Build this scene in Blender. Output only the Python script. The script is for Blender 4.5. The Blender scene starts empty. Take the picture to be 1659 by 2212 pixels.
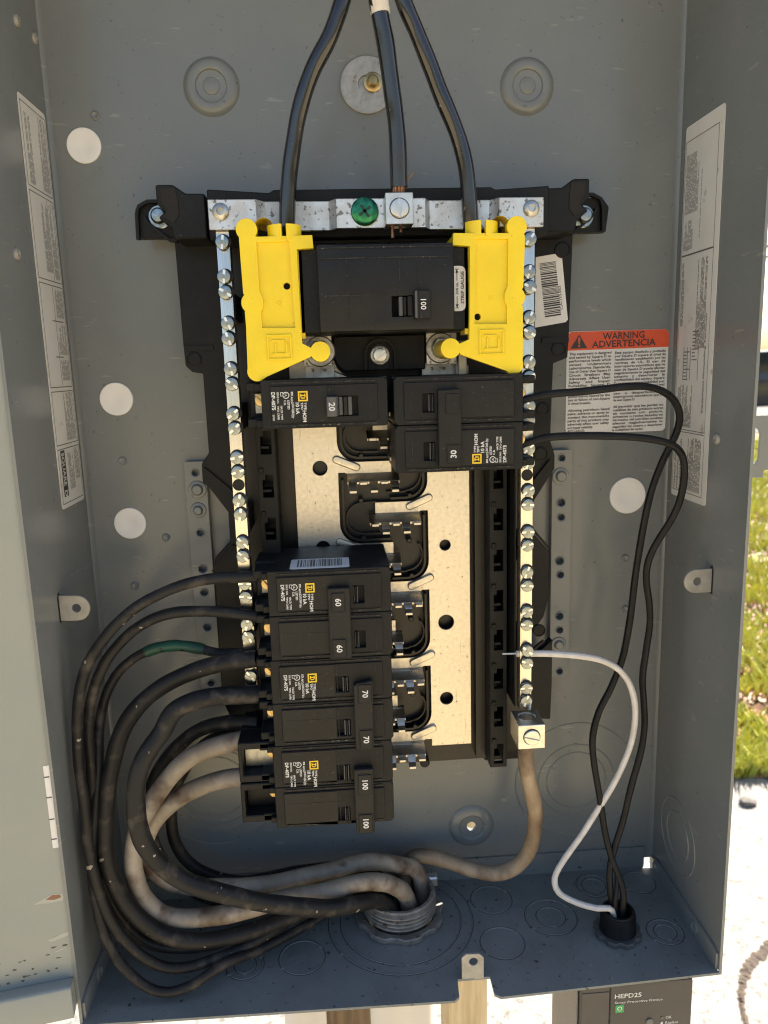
import bpy, bmesh, math, random
from mathutils import Vector, Matrix

random.seed(7)
S = 0.001            # everything below is measured in millimetres
ZG = 950.0           # height of the enclosure floor above the ground
SC = bpy.context.scene
COL = SC.collection

# ------------------------------------------------------------------ camera
cam_d = bpy.data.cameras.new('camera')
cam = bpy.data.objects.new('camera', cam_d)
COL.objects.link(cam)
SC.camera = cam
pitch, yaw, roll = 0.1877, 0.0619, 0.0293
fw = Vector((math.sin(yaw), math.cos(yaw), 0)); rt = Vector((math.cos(yaw), -math.sin(yaw), 0)); dn = Vector((0, 0, -1))
fw, dn = math.cos(pitch) * fw + math.sin(pitch) * dn, math.cos(pitch) * dn - math.sin(pitch) * fw
rt, dn = math.cos(roll) * rt + math.sin(roll) * dn, math.cos(roll) * dn - math.sin(roll) * rt
mw = Matrix((rt, -dn, -fw)).transposed().to_4x4()
mw.translation = Vector((-30.54, -491.04, 366.29 + ZG)) * S
cam.matrix_world = mw
cam_d.sensor_fit = 'HORIZONTAL'; cam_d.sensor_width = 36.0
cam_d.lens = 36.0 * 1647.0 / 1659.0
cam_d.clip_start = 0.02; cam_d.clip_end = 400.0
cam_d.dof.use_dof = True
cam_d.dof.focus_distance = 0.415
cam_d.dof.aperture_fstop = 20.0

# ------------------------------------------------------------------ sky, sun, exposure
SUN = Vector((0.60, 0.68, 0.80)).normalized()      # towards the sun: behind the panel, to the right
el = math.asin(SUN.z); az = math.atan2(SUN.x, SUN.y)
wd = bpy.data.worlds.new('World'); SC.world = wd; wd.use_nodes = True
nt = wd.node_tree
sky = nt.nodes.new('ShaderNodeTexSky'); sky.sky_type = 'NISHITA'; sky.sun_disc = False
sky.sun_elevation = el; sky.sun_rotation = az
sky.air_density = 1.0; sky.dust_density = 4.0; sky.ozone_density = 0.6
nt.links.new(sky.outputs[0], nt.nodes['Background'].inputs[0])
nt.nodes['Background'].inputs[1].default_value = 0.085
sd = bpy.data.lights.new('sun', 'SUN'); sd.energy = 5.0; sd.angle = math.radians(0.5); sd.color = (1.0, 0.94, 0.84)
sun = bpy.data.objects.new('sun', sd); COL.objects.link(sun)
sun.rotation_euler = (-SUN).to_track_quat('-Z', 'Y').to_euler()
SC.view_settings.view_transform = 'Standard'; SC.view_settings.look = 'None'
SC.view_settings.exposure = 1.80; SC.view_settings.gamma = 1.0
SC.view_settings.use_curve_mapping = False
SC.cycles.filter_width = 1.15

# ------------------------------------------------------------------ materials
MAT = {}
def mat(name, c1, c2=None, scale=60.0, rough=0.5, metal=0.0, bump=0.0, bscale=400.0, spec=0.5, r2=None,
        lo=0.35, hi=0.65, detail=4.0, stretch=None, c3=None, scale3=900.0, lo3=0.62, hi3=0.7, coat=0.0, c4=None, scale4=500.0, lo4=.7, hi4=.72, st4=(1, 1, 1)):
    m = bpy.data.materials.new(name); m.use_nodes = True
    n = m.node_tree; b = n.nodes['Principled BSDF']
    b.inputs['Roughness'].default_value = rough; b.inputs['Metallic'].default_value = metal
    b.inputs['Specular IOR Level'].default_value = spec
    b.inputs['Coat Weight'].default_value = coat
    b.inputs['Base Color'].default_value = (*c1, 1)
    tc = n.nodes.new('ShaderNodeTexCoord'); vec = tc.outputs['Object']
    if stretch:
        mp = n.nodes.new('ShaderNodeMapping'); mp.inputs['Scale'].default_value = stretch
        n.links.new(vec, mp.inputs[0]); vec = mp.outputs[0]
    last = None
    if c2:
        t = n.nodes.new('ShaderNodeTexNoise'); t.inputs['Scale'].default_value = scale; t.inputs['Detail'].default_value = detail
        t.inputs['Roughness'].default_value = 0.62
        n.links.new(vec, t.inputs['Vector'])
        r = n.nodes.new('ShaderNodeMapRange'); r.inputs[1].default_value = lo; r.inputs[2].default_value = hi
        n.links.new(t.outputs['Fac'], r.inputs[0])
        mx = n.nodes.new('ShaderNodeMix'); mx.data_type = 'RGBA'
        mx.inputs[6].default_value = (*c1, 1); mx.inputs[7].default_value = (*c2, 1)
        n.links.new(r.outputs[0], mx.inputs[0]); last = mx.outputs[2]
        if r2 is not None:
            rr = n.nodes.new('ShaderNodeMapRange'); rr.inputs[3].default_value = rough; rr.inputs[4].default_value = r2
            n.links.new(r.outputs[0], rr.inputs[0]); n.links.new(rr.outputs[0], b.inputs['Roughness'])
    if c3:
        t3 = n.nodes.new('ShaderNodeTexNoise'); t3.inputs['Scale'].default_value = scale3; t3.inputs['Detail'].default_value = 3
        n.links.new(vec, t3.inputs['Vector'])
        r3 = n.nodes.new('ShaderNodeMapRange'); r3.inputs[1].default_value = lo3; r3.inputs[2].default_value = hi3
        n.links.new(t3.outputs['Fac'], r3.inputs[0])
        m3 = n.nodes.new('ShaderNodeMix'); m3.data_type = 'RGBA'
        m3.inputs[6].default_value = (*c1, 1); m3.inputs[7].default_value = (*c3, 1)
        if last: n.links.new(last, m3.inputs[6])
        n.links.new(r3.outputs[0], m3.inputs[0]); last = m3.outputs[2]
    if c4:      # small sharp marks: chips, scratches, splashes
        mp4 = n.nodes.new('ShaderNodeMapping'); mp4.inputs['Scale'].default_value = st4; mp4.inputs['Rotation'].default_value = (.3, .5, .2)
        n.links.new(tc.outputs['Object'], mp4.inputs[0])
        t4 = n.nodes.new('ShaderNodeTexNoise'); t4.inputs['Scale'].default_value = scale4; t4.inputs['Detail'].default_value = 2
        n.links.new(mp4.outputs[0], t4.inputs['Vector'])
        r4 = n.nodes.new('ShaderNodeMapRange'); r4.inputs[1].default_value = lo4; r4.inputs[2].default_value = hi4
        n.links.new(t4.outputs['Fac'], r4.inputs[0])
        m4 = n.nodes.new('ShaderNodeMix'); m4.data_type = 'RGBA'
        m4.inputs[6].default_value = (*c1, 1); m4.inputs[7].default_value = (*c4, 1)
        if last: n.links.new(last, m4.inputs[6])
        n.links.new(r4.outputs[0], m4.inputs[0]); last = m4.outputs[2]
    if last: n.links.new(last, b.inputs['Base Color'])
    if bump:
        tb = n.nodes.new('ShaderNodeTexNoise'); tb.inputs['Scale'].default_value = bscale; tb.inputs['Detail'].default_value = 3
        n.links.new(vec, tb.inputs['Vector'])
        bp = n.nodes.new('ShaderNodeBump'); bp.inputs['Strength'].default_value = bump; bp.inputs['Distance'].default_value = 0.001
        n.links.new(tb.outputs['Fac'], bp.inputs['Height']); n.links.new(bp.outputs[0], b.inputs['Normal'])
    MAT[name] = m
    return m

mat('paint', (.180, .194, .192), (.200, .212, .208), 14, .20, bump=.02, bscale=700, r2=.27, c3=(.12, .125, .115), scale3=300, lo3=.69, hi3=.76, c4=(.25, .255, .235), scale4=60, lo4=.69, hi4=.74, st4=(1, 1, 5))
mat('floor_paint', (.15, .165, .165), (.20, .215, .21), 22, .40, bump=.06, bscale=600, r2=.6, c3=(.045, .044, .041), scale3=240, lo3=.64, hi3=.72, c4=(.30, .29, .25), scale4=330, lo4=.73, hi4=.75)
mat('door_paint', (.25, .275, .26), (.29, .305, .28), 9, .35, bump=.03, bscale=700)
mat('door_chip', (.36, .37, .32), (.42, .41, .36), 120, .6)
mat('door_rust', (.26, .13, .07), (.20, .12, .08), 150, .8)
mat('door_dirt', (.06, .05, .035), (.12, .1, .07), 200, .8)
mat('lance_metal', (.42, .40, .36), (.30, .29, .26), 120, .45, metal=.3)
mat('black_plastic', (.008, .0085, .009), (.013, .0135, .014), 60, .46, spec=.22, bump=.08, bscale=1800, c3=(.10, .10, .095), scale3=1300, lo3=.70, hi3=.76)
mat('brown_plastic', (.010, .0095, .009), (.018, .015, .013), 40, .32, spec=.4, bump=.04, bscale=900)
mat('case_plastic', (.009, .009, .0095), (.014, .0145, .0145), 45, .46, spec=.22, bump=.15, bscale=2200, r2=.5, c3=(.16, .155, .14), scale3=1500, lo3=.70, hi3=.77)
mat('case_smooth', (.011, .011, .0115), (.017, .0172, .017), 30, .38, spec=.25, bump=.03, bscale=900, r2=.45, c3=(.09, .085, .075), scale3=700, lo3=.68, hi3=.78)
mat('grey_plastic', (.065, .067, .07), (.085, .085, .085), 70, .4)
mat('tin', (.66, .615, .53), (.59, .545, .465), 420, .32, metal=1, r2=.42, bump=.05, bscale=900, c3=(.20, .18, .155), scale3=420, lo3=.675, hi3=.73, detail=6, c4=(.42, .39, .33), scale4=260, lo4=.70, hi4=.76, st4=(1.5, 1, .12))
mat('tin_strap', (.74, .73, .70), (.60, .59, .57), 100, .36, metal=1, r2=.5, bump=.05, bscale=900, c3=(.22, .21, .19), scale3=420, lo3=.585, hi3=.66)
mat('bar_metal', (.76, .73, .66), (.66, .62, .52), 200, .26, metal=1, stretch=(8, 1, .35), bump=.04, bscale=800)
mat('lug_metal', (.76, .74, .70), (.62, .6, .55), 150, .34, metal=1, bump=.05, bscale=900)
mat('zinc', (.36, .40, .41), (.24, .27, .275), 420, .26, metal=1, r2=.36)
mat('zinc_slot_lit', (.92, .93, .90), (.84, .85, .82), 300, .35, metal=1)
mat('zinc_dull', (.40, .41, .39), (.28, .28, .26), 300, .35, metal=1)
mat('groove_dirt_and_shade', (.03, .028, .025), (.055, .05, .045), 200, .9)  # dirt in the knockout grooves, also the painted shade round neutral bar screws
mat('bounce_ground', (.45, .37, .24), (.38, .31, .19), .8, .9, bump=.6, bscale=20, c3=(.30, .24, .12), scale3=6, lo3=.5, hi3=.6)
mat('steel', (.62, .62, .60), (.45, .44, .40), 220, .34, metal=1, r2=.5)
mat('galv_rust', (.36, .36, .34), (.50, .49, .45), 160, .5, metal=.7, c3=(.22, .11, .05), scale3=200, lo3=.6, hi3=.72)
mat('conduit_metal', (.30, .28, .25), (.18, .165, .145), 140, .5, metal=.4, c3=(.09, .07, .05), scale3=260, lo3=.6, hi3=.7)
mat('brass', (.62, .47, .22), (.45, .33, .16), 220, .35, metal=1)
mat('copper', (.34, .19, .12), (.20, .115, .08), 300, .45, metal=.9)
mat('green_screw', (.02, .15, .075), (.06, .30, .15), 300, .25, metal=.85)
mat('yellow', (.83, .61, .010), (.90, .68, .018), 25, .33, bump=.06, bscale=1200, c3=(.58, .42, .02), scale3=420, lo3=.71, hi3=.78)
mat('hole_dark', (.012, .011, .010), rough=.8)
mat('cable_black', (.011, .011, .012), (.022, .021, .02), 50, .46, spec=.25, bump=.08, bscale=500, c3=(.09, .075, .06), scale3=95, lo3=.55, hi3=.78, r2=.55, c4=(.34, .30, .24), scale4=170, lo4=.715, hi4=.735)
mat('cable_gloss', (.008, .008, .009), (.018, .017, .017), 40, .10, spec=.7, c3=(.16, .15, .14), scale3=240, lo3=.70, hi3=.78, r2=.2, coat=.3)
mat('cable_beige', (.40, .35, .285), (.245, .20, .15), 38, .55, bump=.1, bscale=400, c3=(.11, .07, .045), scale3=48, lo3=.52, hi3=.68, c4=(.12, .08, .055), scale4=90, lo4=.66, hi4=.78)
mat('cable_tan', (.36, .28, .19), (.19, .13, .08), 50, .5, bump=.1, bscale=400, c3=(.065, .04, .025), scale3=38, lo3=.47, hi3=.64, stretch=(1, 1, .6))
mat('cable_green', (.008, .075, .042), (.014, .05, .032), 60, .45)
mat('wire_white', (.72, .69, .66), (.60, .56, .52), 120, .45)
mat('wire_black', (.007, .0075, .0085), (.013, .0135, .0145), 120, .48, spec=.25)
mat('green_dark', (.006, .045, .022), rough=.5)
mat('case_dusty', (.016, .016, .016), (.05, .048, .044), 350, .6, spec=.2, lo=.42, hi=.7, c3=(.2, .19, .17), scale3=900, lo3=.64, hi3=.72)
mat('tape_white', (.72, .66, .56), (.62, .55, .45), 90, .6)
mat('plug_white', (.90, .88, .84), (.86, .83, .79), 40, .4)
mat('paper', (.80, .79, .75), (.74, .72, .67), 25, .5, c3=(.5, .47, .42), scale3=120, lo3=.66, hi3=.75)
mat('paper_white', (.76, .75, .73), (.70, .68, .65), 30, .5)
mat('ink', (.035, .033, .033), rough=.55)
mat('ink_grey', (.22, .215, .205), rough=.6)
mat('ink_mid', (.11, .108, .105), rough=.6)
mat('orange', (.74, .10, .035), (.66, .085, .03), 60, .5)
mat('print_white', (.72, .72, .70), (.50, .50, .48), 300, .6, lo=.45, hi=.75)
mat('print_dull', (.30, .30, .29), (.10, .10, .10), 400, .6)
mat('print_yellow', (.82, .55, .02), rough=.5)
mat('spd_case', (.052, .050, .048), (.068, .064, .06), 20, .42, bump=.05, bscale=1500)
mat('spd_side', (.13, .13, .125), (.16, .155, .145), 20, .4)
mat('spd_green', (.03, .34, .08), rough=.4)
mat('pvc', (.72, .66, .58), (.66, .60, .52), 8, .4)
mat('wood_pale', (.60, .50, .33), (.46, .36, .20), 30, .7, stretch=(6, 6, .5), bump=.2, bscale=120)
mat('wood_dark', (.26, .185, .105), (.15, .10, .055), 30, .75, stretch=(6, 6, .5), bump=.2, bscale=120)
mat('concrete', (.19, .178, .157), (.27, .255, .228), 55, .85, bump=1.0, bscale=110, c3=(.11, .10, .085), scale3=80, lo3=.56, hi3=.68, c4=(.29, .275, .25), scale4=150, lo4=.6, hi4=.70)
mat('soil', (.17, .115, .065), (.26, .19, .11), 6, .95, bump=.8, bscale=60, c3=(.08, .11, .03), scale3=4, lo3=.5, hi3=.6)
mat('lawn_ground', (.30, .22, .11), (.22, .30, .05), 3.0, .95, bump=.8, bscale=60, c3=(.36, .20, .11), scale3=9, lo3=.55, hi3=.62)
mat('grass', (.36, .40, .05), (.58, .53, .13), 30, .55)
mat('dead_leaf', (.34, .14, .06), (.42, .26, .14), 40, .6)
mat('stone', (.12, .105, .09), (.2, .18, .16), 60, .8)
mat('crack_dirt', (.06, .045, .035), (.11, .08, .055), 50, .95, bump=.6, bscale=80)
mat('road', (.07, .068, .065), (.09, .088, .082), 4, .9)
mat('car_paint', (.012, .016, .03), (.016, .02, .036), 3, .25, coat=.6)
mat('car_glass', (.02, .025, .03), rough=.05)
mat('rubber', (.018, .018, .018), rough=.8)
mat('rim_metal', (.65, .66, .68), rough=.25, metal=1)
mat('lamp_red', (.4, .02, .02), rough=.2)
mat('bark', (.10, .075, .05), (.16, .12, .085), 12, .9, bump=.8, bscale=20)
mat('leaf', (.04, .08, .018), (.09, .14, .03), 3, .55)

# ------------------------------------------------------------------ mesh helpers
ROOTLOC = {}
def P(x, y, z): return Vector((x, y, z + ZG)) * S

def catmull(pts, step=3.0):
    p = [Vector(pts[0])]
    for q in pts[1:]:
        if (Vector(q) - p[-1]).length > 5.0: p.append(Vector(q))
    for it in range(1):
        p = [p[0]] + [(p[i - 1] + p[i] * 4 + p[i + 1]) / 6 for i in range(1, len(p) - 1)] + [p[-1]]
    out = []
    e = [p[0] * 2 - p[1]] + p + [p[-1] * 2 - p[-2]]
    for i in range(1, len(e) - 2):
        a, b, c, d = e[i - 1:i + 3]
        n = max(2, int((c - b).length / step))
        for k in range(n):
            t = k / n
            out.append(0.5 * ((2 * b) + (-a + c) * t + (2 * a - 5 * b + 4 * c - d) * t * t + (-a + 3 * b - 3 * c + d) * t ** 3))
    out.append(p[-1])
    return out

class MB:
    """collects geometry in millimetres; build() links it as one mesh object"""
    def __init__(s): s.v = []; s.f = []
    def add(s, verts, faces):
        o = len(s.v); s.v += [Vector(q) for q in verts]; s.f += [tuple(i + o for i in q) for q in faces]; return s
    def box(s, x0, x1, d0, d1, z0, z1):
        y0, y1 = -d1, -d0
        return s.add([(x0, y0, z0), (x1, y0, z0), (x1, y1, z0), (x0, y1, z0), (x0, y0, z1), (x1, y0, z1), (x1, y1, z1), (x0, y1, z1)],
                     [(3, 2, 1, 0), (4, 5, 6, 7), (0, 1, 5, 4), (1, 2, 6, 5), (2, 3, 7, 6), (3, 0, 4, 7)])
    def prism(s, prof, fn, w0, w1):
        n = len(prof)
        vs = [fn(a, b, w0) for a, b in prof] + [fn(a, b, w1) for a, b in prof]
        return s.add(vs, [tuple(range(n)), tuple(range(2 * n - 1, n - 1, -1))] + [(i, (i + 1) % n, n + (i + 1) % n, n + i) for i in range(n)])
    def plate(s, outer, holes=(), d0=0, d1=1, fn=None):
        """flat piece with holes; outer/holes are (x, z) loops, thickness from depth d0 to d1"""
        fn = fn or (lambda a, b, w: (a, -w, b))
        bm = bmesh.new(); loops = []
        for lp in [outer, *holes]:
            vs = [bm.verts.new((a, b, 0)) for a, b in lp]
            for i in range(len(vs)): bm.edges.new((vs[i], vs[(i + 1) % len(vs)]))
            loops.append(vs)
        bmesh.ops.triangle_fill(bm, use_beauty=True, use_dissolve=False, edges=bm.edges[:])
        bm.verts.index_update()
        co = [(q.co.x, q.co.y) for q in bm.verts]; n = len(co)
        tri = [tuple(q.index for q in f.verts) for f in bm.faces]
        li = [[q.index for q in lp] for lp in loops]; bm.free()
        vs = [fn(a, b, d0) for a, b in co] + [fn(a, b, d1) for a, b in co]
        fs = [t for t in tri] + [tuple(i + n for i in t) for t in tri]
        for lp in li:
            for i in range(len(lp)):
                a, b = lp[i], lp[(i + 1) % len(lp)]; fs.append((a, b, b + n, a + n))
        return s.add(vs, fs)
    def lathe(s, prof, c, axis='d', seg=28):
        """prof: (radius, height) pairs; c: base centre (x, y, z); axis d = towards the viewer, z = up, x = to the right"""
        vs = []; fs = []; rings = []
        for r, h in prof:
            if r <= 1e-6:
                rings.append([len(vs)]); vs.append((0, 0, h))
            else:
                rings.append(list(range(len(vs), len(vs) + seg)))
                vs += [(r * math.cos(2 * math.pi * k / seg), r * math.sin(2 * math.pi * k / seg), h) for k in range(seg)]
        for a, b in zip(rings, rings[1:]):
            for k in range(seg):
                k2 = (k + 1) % seg
                if len(a) == 1 and len(b) == 1: continue
                if len(a) == 1: fs.append((a[0], b[k], b[k2]))
                elif len(b) == 1: fs.append((a[k], a[k2], b[0]))
                else: fs.append((a[k], a[k2], b[k2], b[k]))
        c = Vector(c)
        m = {'d': lambda q: (q[0], -q[2], q[1]), 'z': lambda q: q, 'x': lambda q: (q[2], q[0], q[1]), 'nx': lambda q: (-q[2], q[0], q[1])}[axis]
        return s.add([c + Vector(m(q)) for q in vs], fs)
    def tube(s, path, r, seg=12, cap=True):
        path = [Vector(q) for q in path]; n = len(path); vs = []; fs = []
        t = (path[1] - path[0]).normalized()
        u = t.orthogonal().normalized()
        for i, q in enumerate(path):
            t2 = (path[min(i + 1, n - 1)] - path[max(i - 1, 0)]).normalized()
            u = (u - t2 * u.dot(t2)).normalized(); w = t2.cross(u)
            rr = r(i / (n - 1)) if callable(r) else r
            for k in range(seg):
                a = 2 * math.pi * k / seg
                vs.append(q + (u * math.cos(a) + w * math.sin(a)) * rr)
        for i in range(n - 1):
            for k in range(seg):
                k2 = (k + 1) % seg; fs.append((i * seg + k, i * seg + k2, (i + 1) * seg + k2, (i + 1) * seg + k))
        if cap: fs += [tuple(range(seg - 1, -1, -1)), tuple(range((n - 1) * seg, n * seg))]
        return s.add(vs, fs)
    def strip(s, path, w, d0, d1):
        """wall of width w following an open (x, z) path"""
        n = len(path); L = []; R = []
        for i in range(n):
            a = Vector(path[max(i - 1, 0)]); b = Vector(path[min(i + 1, n - 1)])
            t = (b - a).normalized(); nn = Vector((-t.y, t.x)) * w / 2; q = Vector(path[i])
            L.append(q + nn); R.append(q - nn)
        for i in range(n - 1):
            quad = [L[i], L[i + 1], R[i + 1], R[i]]
            s.prism([(q.x, q.y) for q in quad], lambda a, b, w_: (a, -w_, b), d0, d1)
        return s
    def mesh(s, name, m, origin, bevel=0.0, seg=1, merge=False):
        me = bpy.data.meshes.new(name)
        me.from_pydata([(q - origin) * S for q in s.v], [], s.f)
        bm = bmesh.new(); bm.from_mesh(me)
        if merge: bmesh.ops.remove_doubles(bm, verts=bm.verts[:], dist=1e-6)
        bmesh.ops.recalc_face_normals(bm, faces=bm.faces[:])
        if bevel:
            es = [e for e in bm.edges if len(e.link_faces) == 2 and e.calc_face_angle(0) > 0.6]
            bmesh.ops.bevel(bm, geom=es, offset=bevel * S, segments=seg, affect='EDGES', profile=0.6, clamp_overlap=True)
        bm.to_mesh(me); bm.free()
        for q in me.polygons: q.use_smooth = True
        me.set_sharp_from_angle(angle=math.radians(32))
        me.materials.append(MAT[m])
        return me
    def build(s, name, m, parent=None, bevel=0.0, seg=1, merge=False, label=None, cat=None, group=None, kind=None):
        if parent is not None: org = ROOTLOC[parent.name]
        else:
            xs = [q.x for q in s.v]; ys = [q.y for q in s.v]; zs = [q.z for q in s.v]
            org = Vector(((min(xs) + max(xs)) / 2, (min(ys) + max(ys)) / 2, min(zs)))
        o = bpy.data.objects.new(name, s.mesh(name, m, org, bevel, seg, merge)); COL.objects.link(o)
        if parent is not None: o.parent = parent
        else: o.location = P(*org)
        ROOTLOC[o.name] = org
        tag(o, label, cat, group, kind)
        return o

def tag(o, label=None, cat=None, group=None, kind=None):
    if label: o['label'] = label
    if cat: o['category'] = cat
    if group: o['group'] = group
    if kind: o['kind'] = kind
    return o
def thing(name, loc, label, cat, group=None):
    o = bpy.data.objects.new(name, None); COL.objects.link(o); o.empty_display_size = 0.02
    o.location = P(*loc); ROOTLOC[o.name] = Vector(loc)
    return tag(o, label, cat, group)
def inst(name, me, parent, loc, rot=None, scale=None):
    """a part that shares mesh data; loc in scene millimetres"""
    o = bpy.data.objects.new(name, me); COL.objects.link(o); o.parent = parent
    o.location = (Vector(loc) - ROOTLOC[parent.name]) * S
    if rot: o.rotation_euler = rot
    if scale: o.scale = scale
    ROOTLOC[o.name] = Vector(loc)
    return o

def circle(cx, cz, r, n=24, a0=0.0): return [(cx + r * math.cos(a0 + 2 * math.pi * k / n), cz + r * math.sin(a0 + 2 * math.pi * k / n)) for k in range(n)]
def arc(cx, cz, r, a0, a1, n=8): return [(cx + r * math.cos(math.radians(a0 + (a1 - a0) * k / n)), cz + r * math.sin(math.radians(a0 + (a1 - a0) * k / n))) for k in range(n + 1)]
def rect(x0, x1, z0, z1): return [(x0, z0), (x1, z0), (x1, z1), (x0, z1)]
def rrect(x0, x1, z0, z1, r, n=4): return arc(x1 - r, z0 + r, r, -90, 0, n) + arc(x1 - r, z1 - r, r, 0, 90, n) + arc(x0 + r, z1 - r, r, 90, 180, n) + arc(x0 + r, z0 + r, r, 180, 270, n)
def slot(ax, az_, bx, bz, r, n=6):
    a = math.degrees(math.atan2(bz - az_, bx - ax))
    return arc(bx, bz, r, a - 90, a + 90, n) + arc(ax, az_, r, a + 90, a + 270, n)

# text: plane given by origin o, reading direction u and up direction v (unit vectors in scene axes)
TCACHE = {}
def tmesh(body, bold):
    key = (body, bold)
    if key in TCACHE: return TCACHE[key]
    cu = bpy.data.curves.new('t', 'FONT'); cu.body = body; cu.size = 1.0; cu.resolution_u = 2; cu.offset = bold
    ob = bpy.data.objects.new('t', cu); COL.objects.link(ob)
    bpy.context.view_layer.update()
    me = bpy.data.meshes.new_from_object(ob.evaluated_get(bpy.context.evaluated_depsgraph_get()))
    vs = [(q.co.x, q.co.y) for q in me.vertices]; fs = [tuple(q.vertices) for q in me.polygons]
    bpy.data.objects.remove(ob); bpy.data.curves.remove(cu); bpy.data.meshes.remove(me)
    if not vs: vs = [(0, 0)]
    x0 = min(q[0] for q in vs); x1 = max(q[0] for q in vs)
    TCACHE[key] = ([(a - x0, b) for a, b in vs], fs, x1 - x0)
    return TCACHE[key]
def put_text(mb, body, o, u, v, size, width=None, bold=0.0, anchor='l', squeeze=1.0):
    vs, fs, w = tmesh(body, bold)
    kx = size * squeeze
    if width: kx = width / max(w, 1e-6)
    sh = 0.0 if anchor == 'l' else (-w * kx / 2 if anchor == 'c' else -w * kx)
    o = Vector(o); u = Vector(u); v = Vector(v)
    return mb.add([o + u * (a * kx + sh) + v * (b * size) for a, b in vs], fs)
def flat(mb, loop, o, u, v):
    o = Vector(o); u = Vector(u); v = Vector(v)
    return mb.add([o + u * a + v * b for a, b in loop], [tuple(range(len(loop)))])
def flat_ring(mb, cx, cy, r0, r1, o, u, v, n=24):
    o = Vector(o); u = Vector(u); v = Vector(v)
    vs = [o + u * (cx + r * math.cos(2 * math.pi * k / n)) + v * (cy + r * math.sin(2 * math.pi * k / n)) for r in (r0, r1) for k in range(n)]
    return mb.add(vs, [(k, (k + 1) % n, n + (k + 1) % n, n + k) for k in range(n)])
def frame_loop(mb, x0, x1, y0, y1, t, o, u, v):
    for a, b, c, d in ((x0, x1, y0, y0 + t), (x0, x1, y1 - t, y1), (x0, x0 + t, y0 + t, y1 - t), (x1 - t, x1, y0 + t, y1 - t)):
        flat(mb, [(a, c), (b, c), (b, d), (a, d)], o, u, v)
    return mb
X = (1, 0, 0); NX = (-1, 0, 0); UP = (0, 0, 1); DN = (0, 0, -1); FWD = (0, -1, 0); BACK = (0, 1, 0)

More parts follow.
